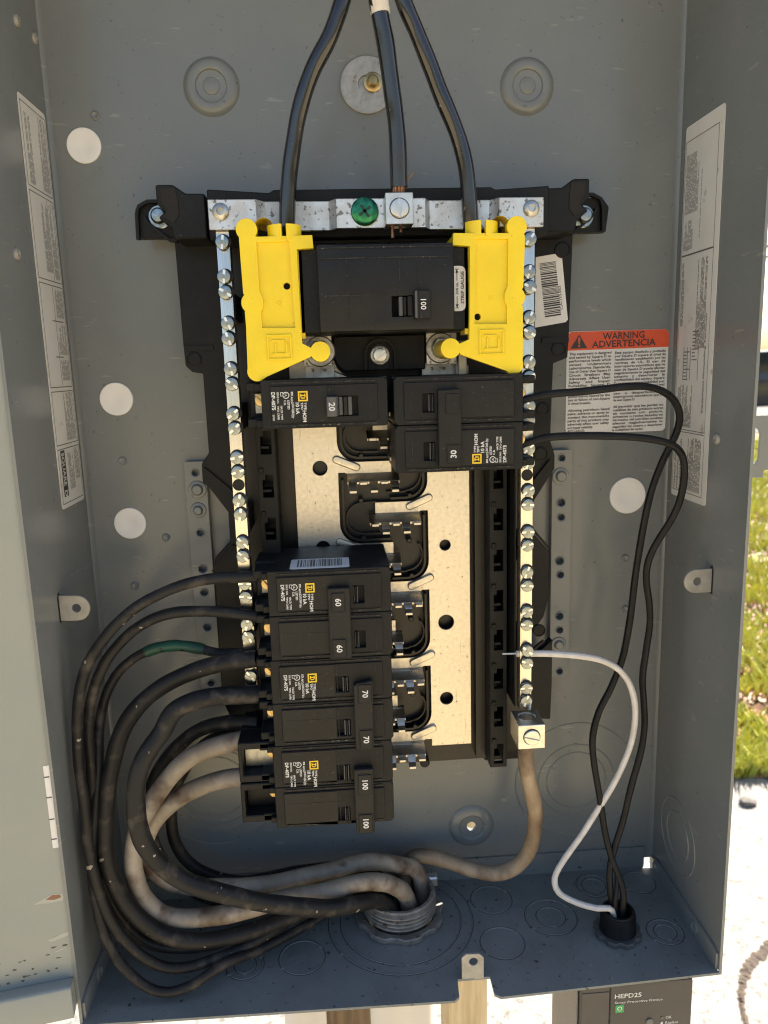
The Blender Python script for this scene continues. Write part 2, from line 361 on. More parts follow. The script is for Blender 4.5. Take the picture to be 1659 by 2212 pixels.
# measured points of the scene, in millimetres (x right, y away from the viewer, z up from the enclosure floor)
G = {'b100': [(-70.2, 158.5), (-6.0, 104.6), (-67.8, 149.9), (-11.2, 128.0), (-68.1, 128.3), (-11.9, 103.1), (-36.8, 145.6), (-29.4, 134.7), (-37.6, 119.3), (-30.3, 108.2), (-27.3, 144.6), (-17.1, 101.6),
          (-25.0, 141.2), (-17.5, 128.9), (-25.4, 115.7), (-17.9, 103.6), (-65.8, 149.3), (-47.2, 133.2), (-51.5, 147.9), (-46.8, 142.3)],
 'b20': [(-67.5, 361.1), (-2.4, 335.4), (-64.0, 357.9), (-7.4, 337.9), (-34.1, 352.4), (-28.5, 341.8), (-17.4, 342.3), (-40.9, 357.2), (-62.2, 355.3), (-43.3, 340.5), (-47.7, 354.6), (-43.1, 349.6)],
 'b20tab': [(-77.3, 358.3), (-68.8, 355.2), (-77.1, 346.0), (-69.3, 340.3), (-69.7, 349.9)],
 'b30': [(0.7, 360.7), (70.0, 310.1), (6.7, 357.2), (63.6, 337.3), (6.4, 331.7), (63.6, 311.8), (16.0, 352.3), (22.0, 342.3), (16.2, 326.9), (22.2, 316.8), (23.5, 354.0), (36.1, 313.5), (27.6, 351.9),
         (34.6, 341.3), (27.9, 325.5), (34.7, 315.6), (41.9, 329.1), (60.3, 314.3), (41.8, 319.6), (46.3, 314.8)],
 'b60': [(-78.2, 272.0), (-6.2, 271.6), (-70.4, 261.2), (-3.6, 208.8), (-64.8, 256.5), (-8.9, 234.4), (-65.0, 231.5), (-9.3, 208.7), (-23.9, 250.4), (-17.9, 240.3), (-24.0, 224.7), (-18.0, 214.7),
         (-37.7, 250.7), (-25.8, 210.0), (-35.8, 248.2), (-28.7, 237.5), (-36.1, 222.0), (-28.9, 211.1), (-62.7, 253.1), (-44.6, 237.9), (-48.8, 252.5), (-44.2, 247.1)],
 'b60top': [(-57.6, 261.9), (-24.7, 260.6), (-25.7, 256.2), (-58.9, 257.1)],
 'b70': [(-72.3, 207.1), (-4.5, 159.2), (-66.2, 202.1), (-10.5, 182.5), (-66.6, 179.8), (-10.3, 158.7), (-35.5, 198.6), (-28.2, 189.2), (-35.7, 173.1), (-27.9, 162.9), (-25.8, 197.2), (-15.4, 155.4),
         (-23.1, 195.4), (-15.7, 184.1), (-23.2, 168.3), (-16.2, 156.4), (-63.8, 201.5), (-45.7, 185.9), (-49.9, 200.7), (-45.3, 195.3)],
 'barcode': [(93.7, 429.1), (109.4, 430.3), (113.9, 390.2), (93.5, 387.0), (95.6, 424.5), (106.1, 425.7), (109.9, 394.0), (99.8, 392.9)],
 'busTop': [(-53.1, 368.6), (-47.2, 357.9), (-29.2, 368.9), (-22.1, 361.4)],
 'busTopR': [(25.6, 383.7), (25.1, 360.9), (49.5, 360.2)],
 'busholesL': [(-40.0, 307.4), (-35.6, 307.3), (-40.2, 258.1), (-35.8, 257.9)],
 'busholesR': [(35.3, 256.3), (38.8, 256.2), (35.4, 206.1), (40.3, 205.9), (35.0, 154.7), (39.3, 154.5)],
 'c100a': [(-88.0, -66.0, 151.6), (-96.4, -64.8, 150.1), (-113.3, -63.6, 145.3), (-127.7, -62.4, 138.1), (-139.9, -61.2, 126.1), (-151.0, -60.0, 110.8), (-161.8, -62.0, 92.7), (-165.2, -64.0, 72.4),
           (-161.7, -66.0, 51.4), (-148.6, -66.7, 38.0), (-134.7, -67.3, 34.4), (-113.3, -68.0, 36.1), (-95.2, -64.0, 36.3), (-78.1, -60.0, 38.1), (-49.0, -56.5, 38.4), (-22.1, -53.0, 42.8),
           (-9.1, -49.5, 38.5), (-1.0, -46.0, 31.2), (4, -42, 24), (7, -39, 12), (7, -37, -20)],
 'c100b': [(-88.8, -66.0, 127.2), (-97.6, -62.5, 125.2), (-112.8, -59.0, 122.2), (-130.8, -55.5, 113.7), (-146.6, -52.0, 101.7), (-156.4, -51.0, 88.3), (-160.4, -50.0, 75.1), (-159.3, -49.0, 59.6),
           (-150.4, -48.0, 47.5), (-133.9, -45.5, 39.8), (-109.3, -43.0, 37.2), (-79.6, -40.5, 35.2), (-49.1, -38.0, 39.8), (-26.0, -34.7, 42.5), (-10.0, -31.3, 40.3), (5.1, -28.0, 33.0),
           (13, -24, 29), (18, -25, 18), (18, -26, -20)],
 'c60a': [(-76.5, -75.0, 253.4), (-83.2, -74.7, 253.3), (-100.3, -74.3, 253.6), (-117.0, -74.0, 250.4), (-129.3, -74.5, 246.9), (-141.9, -75.0, 241.7), (-153.0, -75.5, 233.8), (-163.6, -76.0, 222.4),
          (-172.5, -77.3, 210.3), (-177.4, -78.7, 197.9), (-180.4, -80.0, 183.6), (-181.9, -81.0, 166.3), (-182.7, -82.0, 147.9), (-182.3, -83.0, 122.8), (-181.9, -84.0, 93.9), (-178.4, -84.7, 67.0),
          (-170.9, -85.3, 45.4), (-158.9, -86.0, 27.0), (-146.5, -84.7, 16.8), (-133.3, -83.3, 14.0), (-119.6, -82.0, 15.8), (-101.0, -74.0, 16.5), (-81.6, -66.0, 19.6), (-70, -54, 20),
          (-42, -46, 25), (-20, -40, 24), (-10, -38, 12), (-9, -38, -20)],
 'c60b': [(-77.9, -75.0, 230.2), (-84.7, -73.3, 230.9), (-102.1, -71.7, 233.8), (-123.1, -70.0, 234.4), (-135.9, -69.3, 230.8), (-149.1, -68.7, 223.4), (-158.4, -68.0, 214.7), (-165.6, -68.5, 207.3),
          (-172.6, -69.0, 193.5), (-177.2, -69.5, 178.6), (-180.1, -70.0, 160.6), (-180.2, -71.0, 141.6), (-181.4, -72.0, 108.3), (-180.7, -73.0, 78.5), (-175.8, -74.0, 55.5), (-167.0, -73.3, 33.7),
          (-155.6, -72.7, 22.5), (-135.2, -72.0, 16.9), (-114.7, -68.0, 15.0), (-95, -56, 16), (-60, -46, 20), (-30, -36, 25), (-14, -32, 20), (-12, -31, -20)],
 'c70a': [(-79.4, -75.0, 205.1), (-86.4, -73.2, 203.9), (-100.1, -71.5, 202.6), (-117.5, -69.8, 197.9), (-131.0, -68.0, 191.6), (-144.3, -68.5, 182.5), (-155.2, -69.0, 172.4), (-162.9, -69.5, 161.1),
          (-168.1, -70.0, 140.2), (-174.1, -72.0, 115.3), (-176.3, -74.0, 92.6), (-174.7, -76.0, 75.6), (-166.6, -78.0, 54.7), (-153.1, -78.0, 37.9), (-133.3, -78.0, 27.5), (-113.3, -74.0, 23.2),
          (-92.4, -70.0, 25.4), (-76, -60, 24), (-45, -50, 28), (-22, -42, 27), (-8, -36, 18), (-6, -34, -20)],
 'c70b': [(-80.6, -75.0, 183.5), (-87.2, -76.8, 184.3), (-104.4, -78.6, 185.6), (-118.4, -80.4, 183.2), (-129.1, -82.2, 179.8), (-134.4, -84.0, 166.6), (-140.7, -86.5, 160.6), (-146.7, -89.0, 151.1),
          (-150.0, -91.5, 140.0), (-150.8, -94.0, 124.5), (-147.8, -93.0, 104.9), (-139.0, -92.0, 88.9), (-127.1, -91.0, 76.8), (-108.0, -90.0, 67.0), (-82.8, -81.3, 51.8), (-48.8, -72.7, 40.2),
          (-28.8, -64.0, 33.4), (-14, -50, 27), (-5, -45, 14), (-4, -43, -20)],
 'cab_topC': [(0, -58, 663), (0, -64, 640), (-1.1363636363636362, -76, 585.9), (-2.5, -88.0, 546.8), (-0.1, -86.6, 533.4), (2.5, -85.2, 519.7), (5.0, -83.8, 499.4), (6.9, -82.4, 478.4),
              (7.4, -81.0, 455.8)],
 'cab_topL': [(-9, -58, 663), (-9, -64, 640), (-10.999999999999998, -76, 586.35), (-13.4, -86.0, 547.7), (-24.2, -85.0, 526.0), (-34.6, -84.0, 510.0), (-41.6, -83.0, 491.5), (-46.1, -82.0, 472.6),
              (-49.1, -81.0, 451.1), (-50.4, -80.0, 435.7)],
 'cab_topR': [(9, -58, 663), (9, -64, 640), (7.909090909090907, -76, 586.35), (6.6, -86.0, 547.7), (18.5, -85.0, 523.8), (28.5, -84.0, 501.2), (36.6, -83.0, 484.4), (41.3, -82.0, 467.2),
              (43.2, -81.0, 449.7), (44.5, -80.0, 434.0)],
 'centre_screw': [(-3.1, 373.0), (-3.2, 368.3), (-11.0, 382.0), (5.4, 366.2), (-28.3, 385.3), (22.3, 363.5)],
 'cgrn': [(-84.4, -60.0, 203.1), (-94.2, -57.3, 202.7), (-104.3, -54.7, 201.2), (-115.8, -52.0, 204.6), (-128.8, -51.3, 207.4), (-142.1, -50.7, 206.0), (-151.3, -50.0, 202.0), (-160.0, -52.0, 196.8),
          (-166.0, -54.0, 191.4), (-172.4, -56.0, 181.4), (-176.1, -58.0, 168.4), (-176.5, -63.3, 156.9), (-176.0, -68.7, 140.0), (-179.3, -74.0, 116.9), (-182.2, -79.0, 96.5), (-182.8, -84.0, 66.9),
          (-177.1, -88.0, 42.0), (-165.8, -92.0, 23.5), (-153.3, -93.0, 9.9), (-142.6, -94.0, 6.7), (-128.0, -92.0, 8.3), (-118.4, -90.0, 14.3), (-107.8, -86.0, 18.6), (-92, -72, 12), (-60, -56, 16),
          (-32, -44, 24), (-14, -38, 22), (-12, -36, -20)],
 'cneu': [(76.8, -72.0, 142.4), (78.1, -67.0, 133.9), (80.6, -62.0, 115.1), (85.3, -56.7, 96.4), (89.2, -51.3, 77.2), (89.6, -46.0, 77.1), (90.8, -43.0, 60.0), (86.8, -40.0, 42.8),
          (78.1, -37.0, 31.8), (66.1, -34.0, 25.3), (51.1, -29.0, 26.4), (36.0, -24.0, 31.6), (22.2, -19.0, 33.1), (13.0, -14.0, 30.3), (8, -16, 27), (5, -19, 14), (4, -20, -20)],
 'crack': [(867.0, 908.0), (823.5, 895.3), (777.2, 870.6), (741.5, 845.8), (711.0, 817.6), (691.9, 789.4), (675.0, 762.1), (657.1, 729.8)],
 'cx1': [(-82.7, -60.0, 158.3), (-105.6, -53.3, 158.3), (-127.1, -46.7, 147.5), (-148.7, -40.0, 125.0), (-159.3, -41.3, 97.8), (-159.4, -42.7, 69.4), (-143.0, -44.0, 40.8), (-116.3, -42.0, 23.6),
         (-80.4, -40.0, 22.6), (-45, -34, 27), (-20, -26, 28), (-8, -24, 20), (-7, -24, -20)],
 'cx2': [(-83.6, -56.0, 148.0), (-101.8, -45.3, 146.8), (-121.4, -34.7, 136.3), (-139.2, -24.0, 112.3), (-148.4, -24.0, 86.3), (-149.4, -24.0, 59.3), (-136.5, -24.0, 35.9), (-106.1, -26.0, 24.4),
         (-60, -24, 34), (-25, -20, 30), (-6, -18, 20), (-6, -18, -20)],
 'earL': [(-120.9, 465.8), (-111.7, 465.7), (-105.3, 461.2), (-118.5, 463.8), (-111.0, 447.2), (-120.8, 451.0), (-132.7, 454.4), (-132.4, 439.0), (-116.1, 442.0), (-94.4, 461.0)],
 'earR': [(122.8, 464.5), (114.3, 464.5), (103.7, 460.2), (91.6, 460.0), (120.9, 449.6), (128.5, 451.1), (127.1, 437.7), (113.0, 440.9)],
 'earscrewL': [(-125.3, 454.8)],
 'earscrewR': [(123.6, 451.2)],
 'embs': [(13.3, 282.3), (26.6, 287.4)],
 'embs2': [(13.2, 231.3), (26.1, 236.8), (13.0, 180.5), (25.7, 186.2), (12.3, 129.3), (25.8, 135.1)],
 'embsL': [(-31.2, 312.8), (-18.9, 307.6), (-32.0, 262.7), (-19.8, 258.0)],
 'finger': [(-30.4, 304.1), (3.1, 302.8), (-7.7, 286.0), (15.4, 285.1), (-8.0, 278.3), (-29.8, 269.9), (-18.9, 261.3), (2.3, 260.3)],
 'fingerR': [(24.9, 301.6), (19.8, 288.1), (12.6, 285.2), (-7.7, 286.0), (20.4, 278.4), (24.8, 278.2)],
 'fingerR2': [(24.6, 227.9), (20.4, 228.1), (1.8, 234.7), (13.3, 236.0), (25.0, 252.8), (24.1, 199.5), (13.0, 184.5), (0.4, 184.2)],
 'fronttab': [(33.2, 1.1), (33.3, 14.6), (36.1, 16.7), (44.0, 16.0), (46.8, 13.4), (46.8, 1.2), (40.4, 11.4), (43.1, 11.2)],
 'lugN': [(-0.1, 452.1), (13.7, 451.9), (13.4, 436.8), (-0.1, 437.0), (6.6, 444.4), (11.2, 444.3)],
 'lugN_back': [(-0.2, 454.8), (-0.7, 438.5), (14.2, 437.4)],
 'lugbolts': [(-36.7, 376.7), (31.8, 374.9)],
 'lugplates': [(-45.7, 386.0), (-30.9, 385.6), (-31.6, 368.7), (23.6, 384.2), (41.0, 383.7), (40.8, 367.4), (47.1, 377.7)],
 'main_handle': [(1.1, 401.2), (11.6, 391.2), (11.8, 403.5), (20.3, 389.4)],
 'main_label': [(34.8, 416.6), (40.8, 393.6)],
 'main_lines': [(-35.7, 424.5), (-35.9, 419.8), (-36.7, 402.3), (32.3, 400.7), (-21.2, 425.8), (-21.1, 384.0), (5.1, 419.0), (14.5, 418.8)],
 'panL': [(-100.3, 364.4), (-94.5, 364.2), (-103.8, 313.1), (-94.8, 295.1), (-82.8, 330.5), (-55.7, 329.6)],
 'panR': [(53.5, 268.1), (66.8, 267.6), (76.9, 218.1), (83.2, 217.8), (92.6, 260.7), (103.3, 250.5), (105.3, 246.5), (106.9, 155.1), (106.2, 130.8), (93.5, 144.3), (106.9, 196.4)],
 'panbase': [(-59.9, 459.0), (61.4, 459.3), (-28.3, 439.2), (34.4, 433.8)],
 'pockets': [(12.1, 197.0), (24.3, 196.4), (13.2, 247.2), (10.9, 144.9), (11.7, 260.9), (11.6, 260.0)],
 'post': [(40.7, -149.0), (66.9, -127.7), (74.6, -128.4), (-89.2, -145.7), (-57.1, -146.9), (-20.2, -147.8), (32.3, -147.4), (40.7, -147.3)],
 'railL': [(-72.5, 332.2), (-65.1, 332.0), (-76.3, 267.5), (-67.6, 320.1), (-72.1, 332.2), (-70.5, 308.1), (-67.9, 295.0)],
 'railR': [(61.4, 273.1), (70.8, 272.6), (58.2, 123.0), (61.0, 116.2), (70.6, 118.1)],
 'railRslots': [(63.2, 256.5), (68.6, 245.2), (63.1, 229.6), (63.1, 218.2), (63.1, 203.9), (63.0, 178.7)],
 'railbrL': [(-126.1, 311.2), (-112.2, 311.4), (-112.8, 190.3), (-113.7, 159.8), (-125.6, 159.7), (-119.3, 304.2), (-118.5, 293.5), (-118.9, 280.2), (-119.1, 265.3), (-119.1, 241.4), (-119.2, 225.6),
             (-118.9, 201.8), (-119.2, 162.8)],
 'railbrR': [(110.0, 310.7), (123.2, 309.7), (116.4, 305.0), (115.6, 293.1), (116.4, 275.5), (116.6, 265.7), (116.5, 236.2), (116.7, 226.5)],
 'railbrR2': [(115.8, 236.0), (116.5, 226.4), (116.4, 197.5), (116.6, 187.6), (115.7, 177.6), (117.0, 157.9), (123.2, 153.3), (110.4, 154.0)],
 'spd_front': [(102.5, -5.4), (171.9, -2.4), (173.9, -34.9), (103.0, -28.1), (121.2, -6.1), (121.8, -29.9), (124.1, -12.0), (124.6, -15.2), (124.9, -16.8), (129.8, -21.9), (146.3, -30.3),
               (148.6, -30.5), (156.9, -28.7), (154.2, -31.6), (162.6, -11.9), (85.3, -4.9), (90.1, -26.9)],
 'tabL': [(-188.5, 245.4), (-177.2, 244.8), (-172.2, 237.6), (-175.3, 230.3), (-183.5, 230.8), (-179.9, 237.8), (-177.5, 237.6)],
 'tabR': [(188.9, 243.6), (174.5, 243.4), (172.2, 235.8), (175.2, 228.8), (188.8, 229.5), (180.3, 236.3), (183.0, 236.2)],
 'teeth': [(-25.7, 301.7), (11.2, 300.3), (-16.0, 275.4), (18.3, 274.0), (4.9, 250.8), (11.2, 250.5)],
 'teeth2': [(2.3, 225.6), (18.3, 227.5), (10.6, 200.1), (1.5, 175.0), (17.8, 177.9), (9.9, 149.4), (0.6, 122.4), (17.8, 127.2)],
 'w1': [(67.1, -74.0, 344.8), (71.5, -73.5, 345.7), (74.5, -73.0, 346.5), (86.0, -72.5, 349.3), (106.9, -72.0, 350.0), (133.4, -68.5, 351.8), (147.6, -65.0, 351.3), (159.6, -61.5, 347.9),
        (167.5, -58.0, 342.4), (171.5, -56.0, 334.5), (171.8, -54.0, 327.5), (169.5, -52.0, 318.7), (164.5, -50.0, 308.0), (159.3, -48.8, 292.0), (156.6, -47.6, 278.3), (154.9, -46.4, 264.3),
        (154.0, -45.2, 250.1), (152.3, -44.0, 230.9), (149.8, -44.0, 203.5), (146.6, -44.0, 179.8), (139.4, -44.0, 161.4), (130.7, -44.0, 145.6), (126.5, -46.0, 127.6), (127.5, -48.0, 111.9),
        (132.0, -50.0, 87.5), (134.5, -52.0, 64.3), (137.2, -56.7, 48.6), (141.7, -61.3, 37.2), (143.5, -66.0, 29.0), (142, -66, 14), (141, -66, -10)],
 'w2': [(67.1, -74.0, 319.8), (71.4, -74.4, 321.4), (74.2, -74.8, 322.3), (85.5, -75.2, 325.8), (102.0, -75.6, 326.3), (122.9, -76.0, 325.2), (145.1, -73.5, 323.2), (159.2, -71.0, 319.5),
        (166.6, -68.5, 314.4), (170.7, -66.0, 307.1), (172.2, -63.0, 295.4), (171.1, -60.0, 281.7), (167.5, -57.0, 270.5), (162.9, -54.0, 261.0), (158.6, -52.0, 251.5), (156.5, -50.0, 241.8),
        (157.2, -48.0, 231.8), (161.5, -46.0, 216.5), (163.0, -46.0, 203.5), (160.2, -46.0, 183.8), (157.9, -46.0, 167.9), (160.5, -46.0, 150.2), (161.6, -46.0, 136.4), (158.8, -48.0, 119.6),
        (152.1, -50.0, 97.4), (146.9, -52.0, 70.6), (141.3, -54.0, 56.5), (136.0, -58.0, 42.4), (135.8, -62.0, 28.0), (138, -63, 14), (138, -64, -10)],
 'w3': [(72.6, -66.0, 196.1), (81.0, -65.0, 195.4), (91.2, -64.0, 194.6), (105.1, -63.0, 192.5), (117.4, -62.0, 190.2), (128.0, -59.5, 186.7), (140.4, -57.0, 178.8), (148.8, -54.5, 165.4),
        (153.0, -52.0, 148.0), (151.8, -51.5, 128.8), (146.0, -51.0, 112.3), (137.6, -50.5, 93.0), (137.1, -50.0, 91.1), (120.5, -51.3, 63.3), (107.3, -52.7, 46.8), (100.1, -54.0, 34.7),
        (101.4, -58.0, 26.6), (113.2, -62.0, 22.0), (127.1, -66.0, 19.4), (133, -68, 22), (137, -66, 18), (139, -65, -10)],
 'warn': [(122.0, 384.8), (187.2, 385.3), (187.0, 318.7), (119.9, 321.0), (187.2, 373.8), (121.8, 373.1)],
 'ycovL_circ': [(-70.1, 435.6), (-64.9, 435.5), (-69.5, 400.3), (-64.1, 400.1), (-69.0, 365.9), (-64.0, 365.8), (-36.0, 375.1), (-30.9, 375.0)],
 'ycovL_collar': [(-63.0, 437.9), (-56.5, 436.3), (-47.5, 436.1), (-52.7, 436.2)],
 'ycovL_edge': [(-65.2, 432.1), (-37.8, 432.5), (-37.3, 426.3), (-45.6, 425.7), (-45.1, 379.5), (-41.1, 377.1), (-41.5, 372.5), (-64.9, 363.0), (-73.3, 370.2), (-73.0, 388.7), (-73.5, 396.1),
                (-73.6, 404.2), (-73.5, 427.0), (-75.0, 433.0)],
 'ycovL_logo': [(-63.3, 384.5), (-50.3, 384.2), (-51.0, 371.2), (-63.4, 371.5)],
 'ycovL_rec': [(-65.8, 429.5), (-49.3, 429.6), (-48.3, 387.3), (-65.1, 387.7), (-51.6, 408.2), (-49.9, 408.1)],
 'ycovR_circ': [(66.5, 434.7), (71.6, 434.6), (65.4, 399.9), (70.8, 399.8), (65.1, 365.5), (70.3, 365.3), (31.8, 374.9), (37.0, 374.7)],
 'ycovR_collar': [(59.8, 436.6), (43.2, 435.7), (52.3, 435.5)],
 'ycovR_edge': [(62.1, 431.4), (33.8, 432.2), (33.5, 426.5), (42.2, 425.6), (41.4, 379.3), (37.0, 377.5), (36.9, 371.5), (62.2, 361.9), (69.5, 369.0), (69.8, 393.9), (69.9, 405.7), (71.0, 431.2)],
 'ycovR_logo': [(46.6, 384.1), (59.9, 383.7), (59.9, 370.5), (46.4, 370.9)],
 'ycovR_rec': [(45.3, 429.2), (62.1, 428.7), (61.3, 386.5), (44.4, 386.9), (46.4, 390.6), (48.2, 390.6)]}
# =================================================================== setting: ground, slab, lawn
HW = 189.3; DEP = 101.5; TOP = 665.0
def gsheet(name, pts, z, m, kind='structure', sub=0, holes=()):
    mb = MB().plate([(a, b) for a, b in pts], holes, 0, 1, fn=lambda a, b, w: (a, b, z - ZG + (w - 1) * 6))
    return mb.build(name, m, kind=kind)
gsheet('ground', [(-90000, -90000), (90000, -90000), (90000, 120000), (-90000, 120000)], 0, 'soil')
gsheet('concrete_slab', [(-4000, -700), (4200, -700), (4200, 1380), (1900, 1500), (1230, 1640), (900, 1690), (200, 1640), (-900, 1700), (-4000, 1650)], 10, 'concrete')
gsheet('bounce_ground', [(-16000, -26000), (16000, -26000), (16000, -690), (-16000, -690)], 6, 'bounce_ground')  # unseen sheet added behind the camera, tan to bounce warm light into the box
gsheet('lawn_ground', [(-9000, 1600), (12000, 1300), (14000, 11300), (-9000, 12300)], 5, 'lawn_ground')
gsheet('road', [(-60000, 13500), (60000, 11500), (60000, 19500), (-60000, 21500)], 12, 'road')

# crack running over the slab, filled with dirt and lifted crumbs
ck = MB(); rnd = random.Random(3)
cp = catmull([(1400, 1250, 0), (1150, 1080, 0), (930, 970, 0), (840, 920, 0), (790, 870, 0), (760, 820, 0), (740, 770, 0), (730, 700, 0), (735, 560, 0), (690, 380, 0), (700, 150, 0)], 6)
L_ = []; R_ = []
for i, q in enumerate(cp):
    t = (cp[min(i + 1, len(cp) - 1)] - cp[max(0, i - 1)]).normalized(); n_ = Vector((-t.y, t.x, 0))
    far = max(0.25, min(1.0, (q.y - 730) / 250)); w_ = 3.5 + 13 * far
    L_.append(q + n_ * (w_ * rnd.uniform(.6, 1.2))); R_.append(q - n_ * (w_ * rnd.uniform(.6, 1.2)))
for i in range(len(cp) - 1):
    hh = [10.5 + rnd.uniform(0, 4.5) - ZG for _ in range(2)]
    mid0 = (L_[i] + R_[i]) / 2; mid1 = (L_[i + 1] + R_[i + 1]) / 2
    zz = lambda p_, h_: Vector((p_.x, p_.y, h_))
    ck.add([zz(L_[i], 10.3 - ZG), zz(L_[i + 1], 10.3 - ZG), zz(mid1, hh[1]), zz(mid0, hh[0]), zz(R_[i], 10.3 - ZG), zz(R_[i + 1], 10.3 - ZG)],
           [(0, 1, 2, 3), (3, 2, 5, 4)])
ck.build('slab_crack', 'crack_dirt', kind='stuff', label='dirt filled crack winding across the pale concrete slab', cat='crack')

# pebble on the slab
def blob(name, m, c, rx, ry, rz, label=None, cat=None, parent=None, seed=1, sub=2):
    bm = bmesh.new(); bmesh.ops.create_icosphere(bm, subdivisions=sub, radius=1)
    r_ = random.Random(seed); bm.verts.index_update()
    vs = [Vector((q.co.x * rx, q.co.y * ry, q.co.z * rz)) * r_.uniform(.86, 1.1) + Vector(c) for q in bm.verts]
    fs = [tuple(q.index for q in f.verts) for f in bm.faces]; bm.free()
    return MB().add(vs, fs).build(name, m, parent, label=label, cat=cat)
blob('pebble', 'stone', (1150, 1500, 18 - ZG), 26, 22, 13, 'dark pebble lying alone on the bright concrete slab', 'pebble')

# lawn: blades and dry leaves, denser near the slab edge
def blades(n, seed, m, name, ymin, ymax, hmin, hmax, wid, leafy=False):
    r_ = random.Random(seed); mb = MB()
    for _ in range(n):
        y = ymin + (ymax - ymin) * r_.random() ** 1.7
        x = y * r_.gauss(.66, .16) + r_.uniform(-150, 300)
        if y < 1640 + .0 * x or x < 300: continue
        if math.sin(x * .011 + 1.7 * math.sin(y * .006)) + math.sin(y * .009 + x * .004) < (-.45 if not leafy else -2): continue
        h = r_.uniform(hmin, hmax) * (1 + y / 9000); a = r_.uniform(0, 6.283); w = wid * r_.uniform(.6, 1.3) * (1 + y / 4000)
        ca, sa = math.cos(a), math.sin(a); z0 = 1 - ZG
        if leafy:
            l = r_.uniform(25, 60); t = r_.uniform(-.35, .35); z0 += r_.uniform(3, 22)
            mb.add([(x, y, z0), (x + ca * l * .5 - sa * l * .28, y + sa * l * .5 + ca * l * .28, z0 + l * t + 5), (x + ca * l, y + sa * l, z0 + 3),
                    (x + ca * l * .5 + sa * l * .28, y + sa * l * .5 - ca * l * .28, z0 - l * t * .5 + 8)], [(0, 1, 2, 3)])
        else:
            b = r_.uniform(.1, .9) * h; c = r_.uniform(0, 6.283)
            bx, by = math.cos(c) * b, math.sin(c) * b
            mb.add([(x - ca * w, y - sa * w, z0), (x + ca * w, y + sa * w, z0), (x + bx * .4 + ca * w * .8, y + by * .4 + sa * w * .8, z0 + h * .6),
                    (x + bx * .4 - ca * w * .8, y + by * .4 - sa * w * .8, z0 + h * .6), (x + bx, y + by, z0 + h)], [(0, 1, 2, 3), (3, 2, 4)])
    return mb.build(name, m, kind='stuff')
tag(blades(22000, 5, 'grass', 'lawn', 1640, 11000, 25, 75, 4.5), 'patchy sunlit green grass beyond the concrete slab', 'grass')
tag(blades(12000, 6, 'dead_leaf', 'leaf_litter', 1600, 11000, 0, 0, 0, True), 'dry reddish brown leaves scattered over the patchy grass', 'leaves')

# dark parked car far off at the right
def make_car(cx, cy, yaw_):
    t = thing('parked_car', (cx, cy, -ZG + 12), 'dark blue car parked far off beyond the grass', 'car')
    def Q(px, py, pz):
        c_, s_ = math.cos(yaw_), math.sin(yaw_)
        return (cx + px * c_ - py * s_, cy + px * s_ + py * c_, pz - ZG + 12)
    side = [(-2250, 330), (-2300, 620), (-2180, 900), (-1500, 960), (-900, 1400), (500, 1430), (1250, 1000), (2050, 900), (2260, 700), (2250, 330), (1780, 300),
            (1700, 520), (1450, 640), (1200, 520), (1130, 300), (-1130, 300), (-1200, 520), (-1450, 640), (-1700, 520), (-1780, 300)]
    MB().prism(side, lambda a, b, w: Q(a, w, b), -850, 850).build('body', 'car_paint', t, bevel=45, seg=2)
    win = [(-1380, 985), (-860, 1350), (-230, 1375), (-230, 985)]; win2 = [(-150, 985), (-150, 1375), (460, 1375), (1080, 1000)]
    for w_ in (win, win2):
        for y_ in (-1, 1):
            MB().prism(w_, lambda a, b, w: Q(a, w, b), y_ * 852, y_ * 858).build('side_window', 'car_glass', t)
    for px in (-1450, 1450):
        for y_ in (-1, 1):
            n = 28
            ring = lambda r, w: [Q(px + r * math.cos(6.2832 * k / n), y_ * w, 330 + r * math.sin(6.2832 * k / n)) for k in range(n)]
            ty = MB(); ty.add(ring(320, 660) + ring(320, 850) + ring(300, 868) + ring(205, 868) + ring(205, 660), [(i * n + k, i * n + (k + 1) % n, (i + 1) * n + (k + 1) % n, (i + 1) * n + k) for i in range(4) for k in range(n)])
            wh = ty.build('wheel', 'rubber', t)
            rm = MB(); rm.add(ring(205, 855) + ring(190, 850) + ring(60, 835) + [Q(px, y_ * 845, 330)], [(i * n + k, i * n + (k + 1) % n, (i + 1) * n + (k + 1) % n, (i + 1) * n + k) for i in range(2) for k in range(n)] + [(2 * n + k, 2 * n + (k + 1) % n, 3 * n) for k in range(n)])
            rm.build('rim', 'rim_metal', wh)
    for y_ in (-600, 600):
        MB().prism([(y_ - 150, 640), (y_ + 150, 640), (y_ + 150, 780), (y_ - 150, 780)], lambda a, b, w: Q(w, a, b), -2310, -2280).build('tail_light', 'lamp_red', t)
make_car(8900, 15300, math.radians(8))

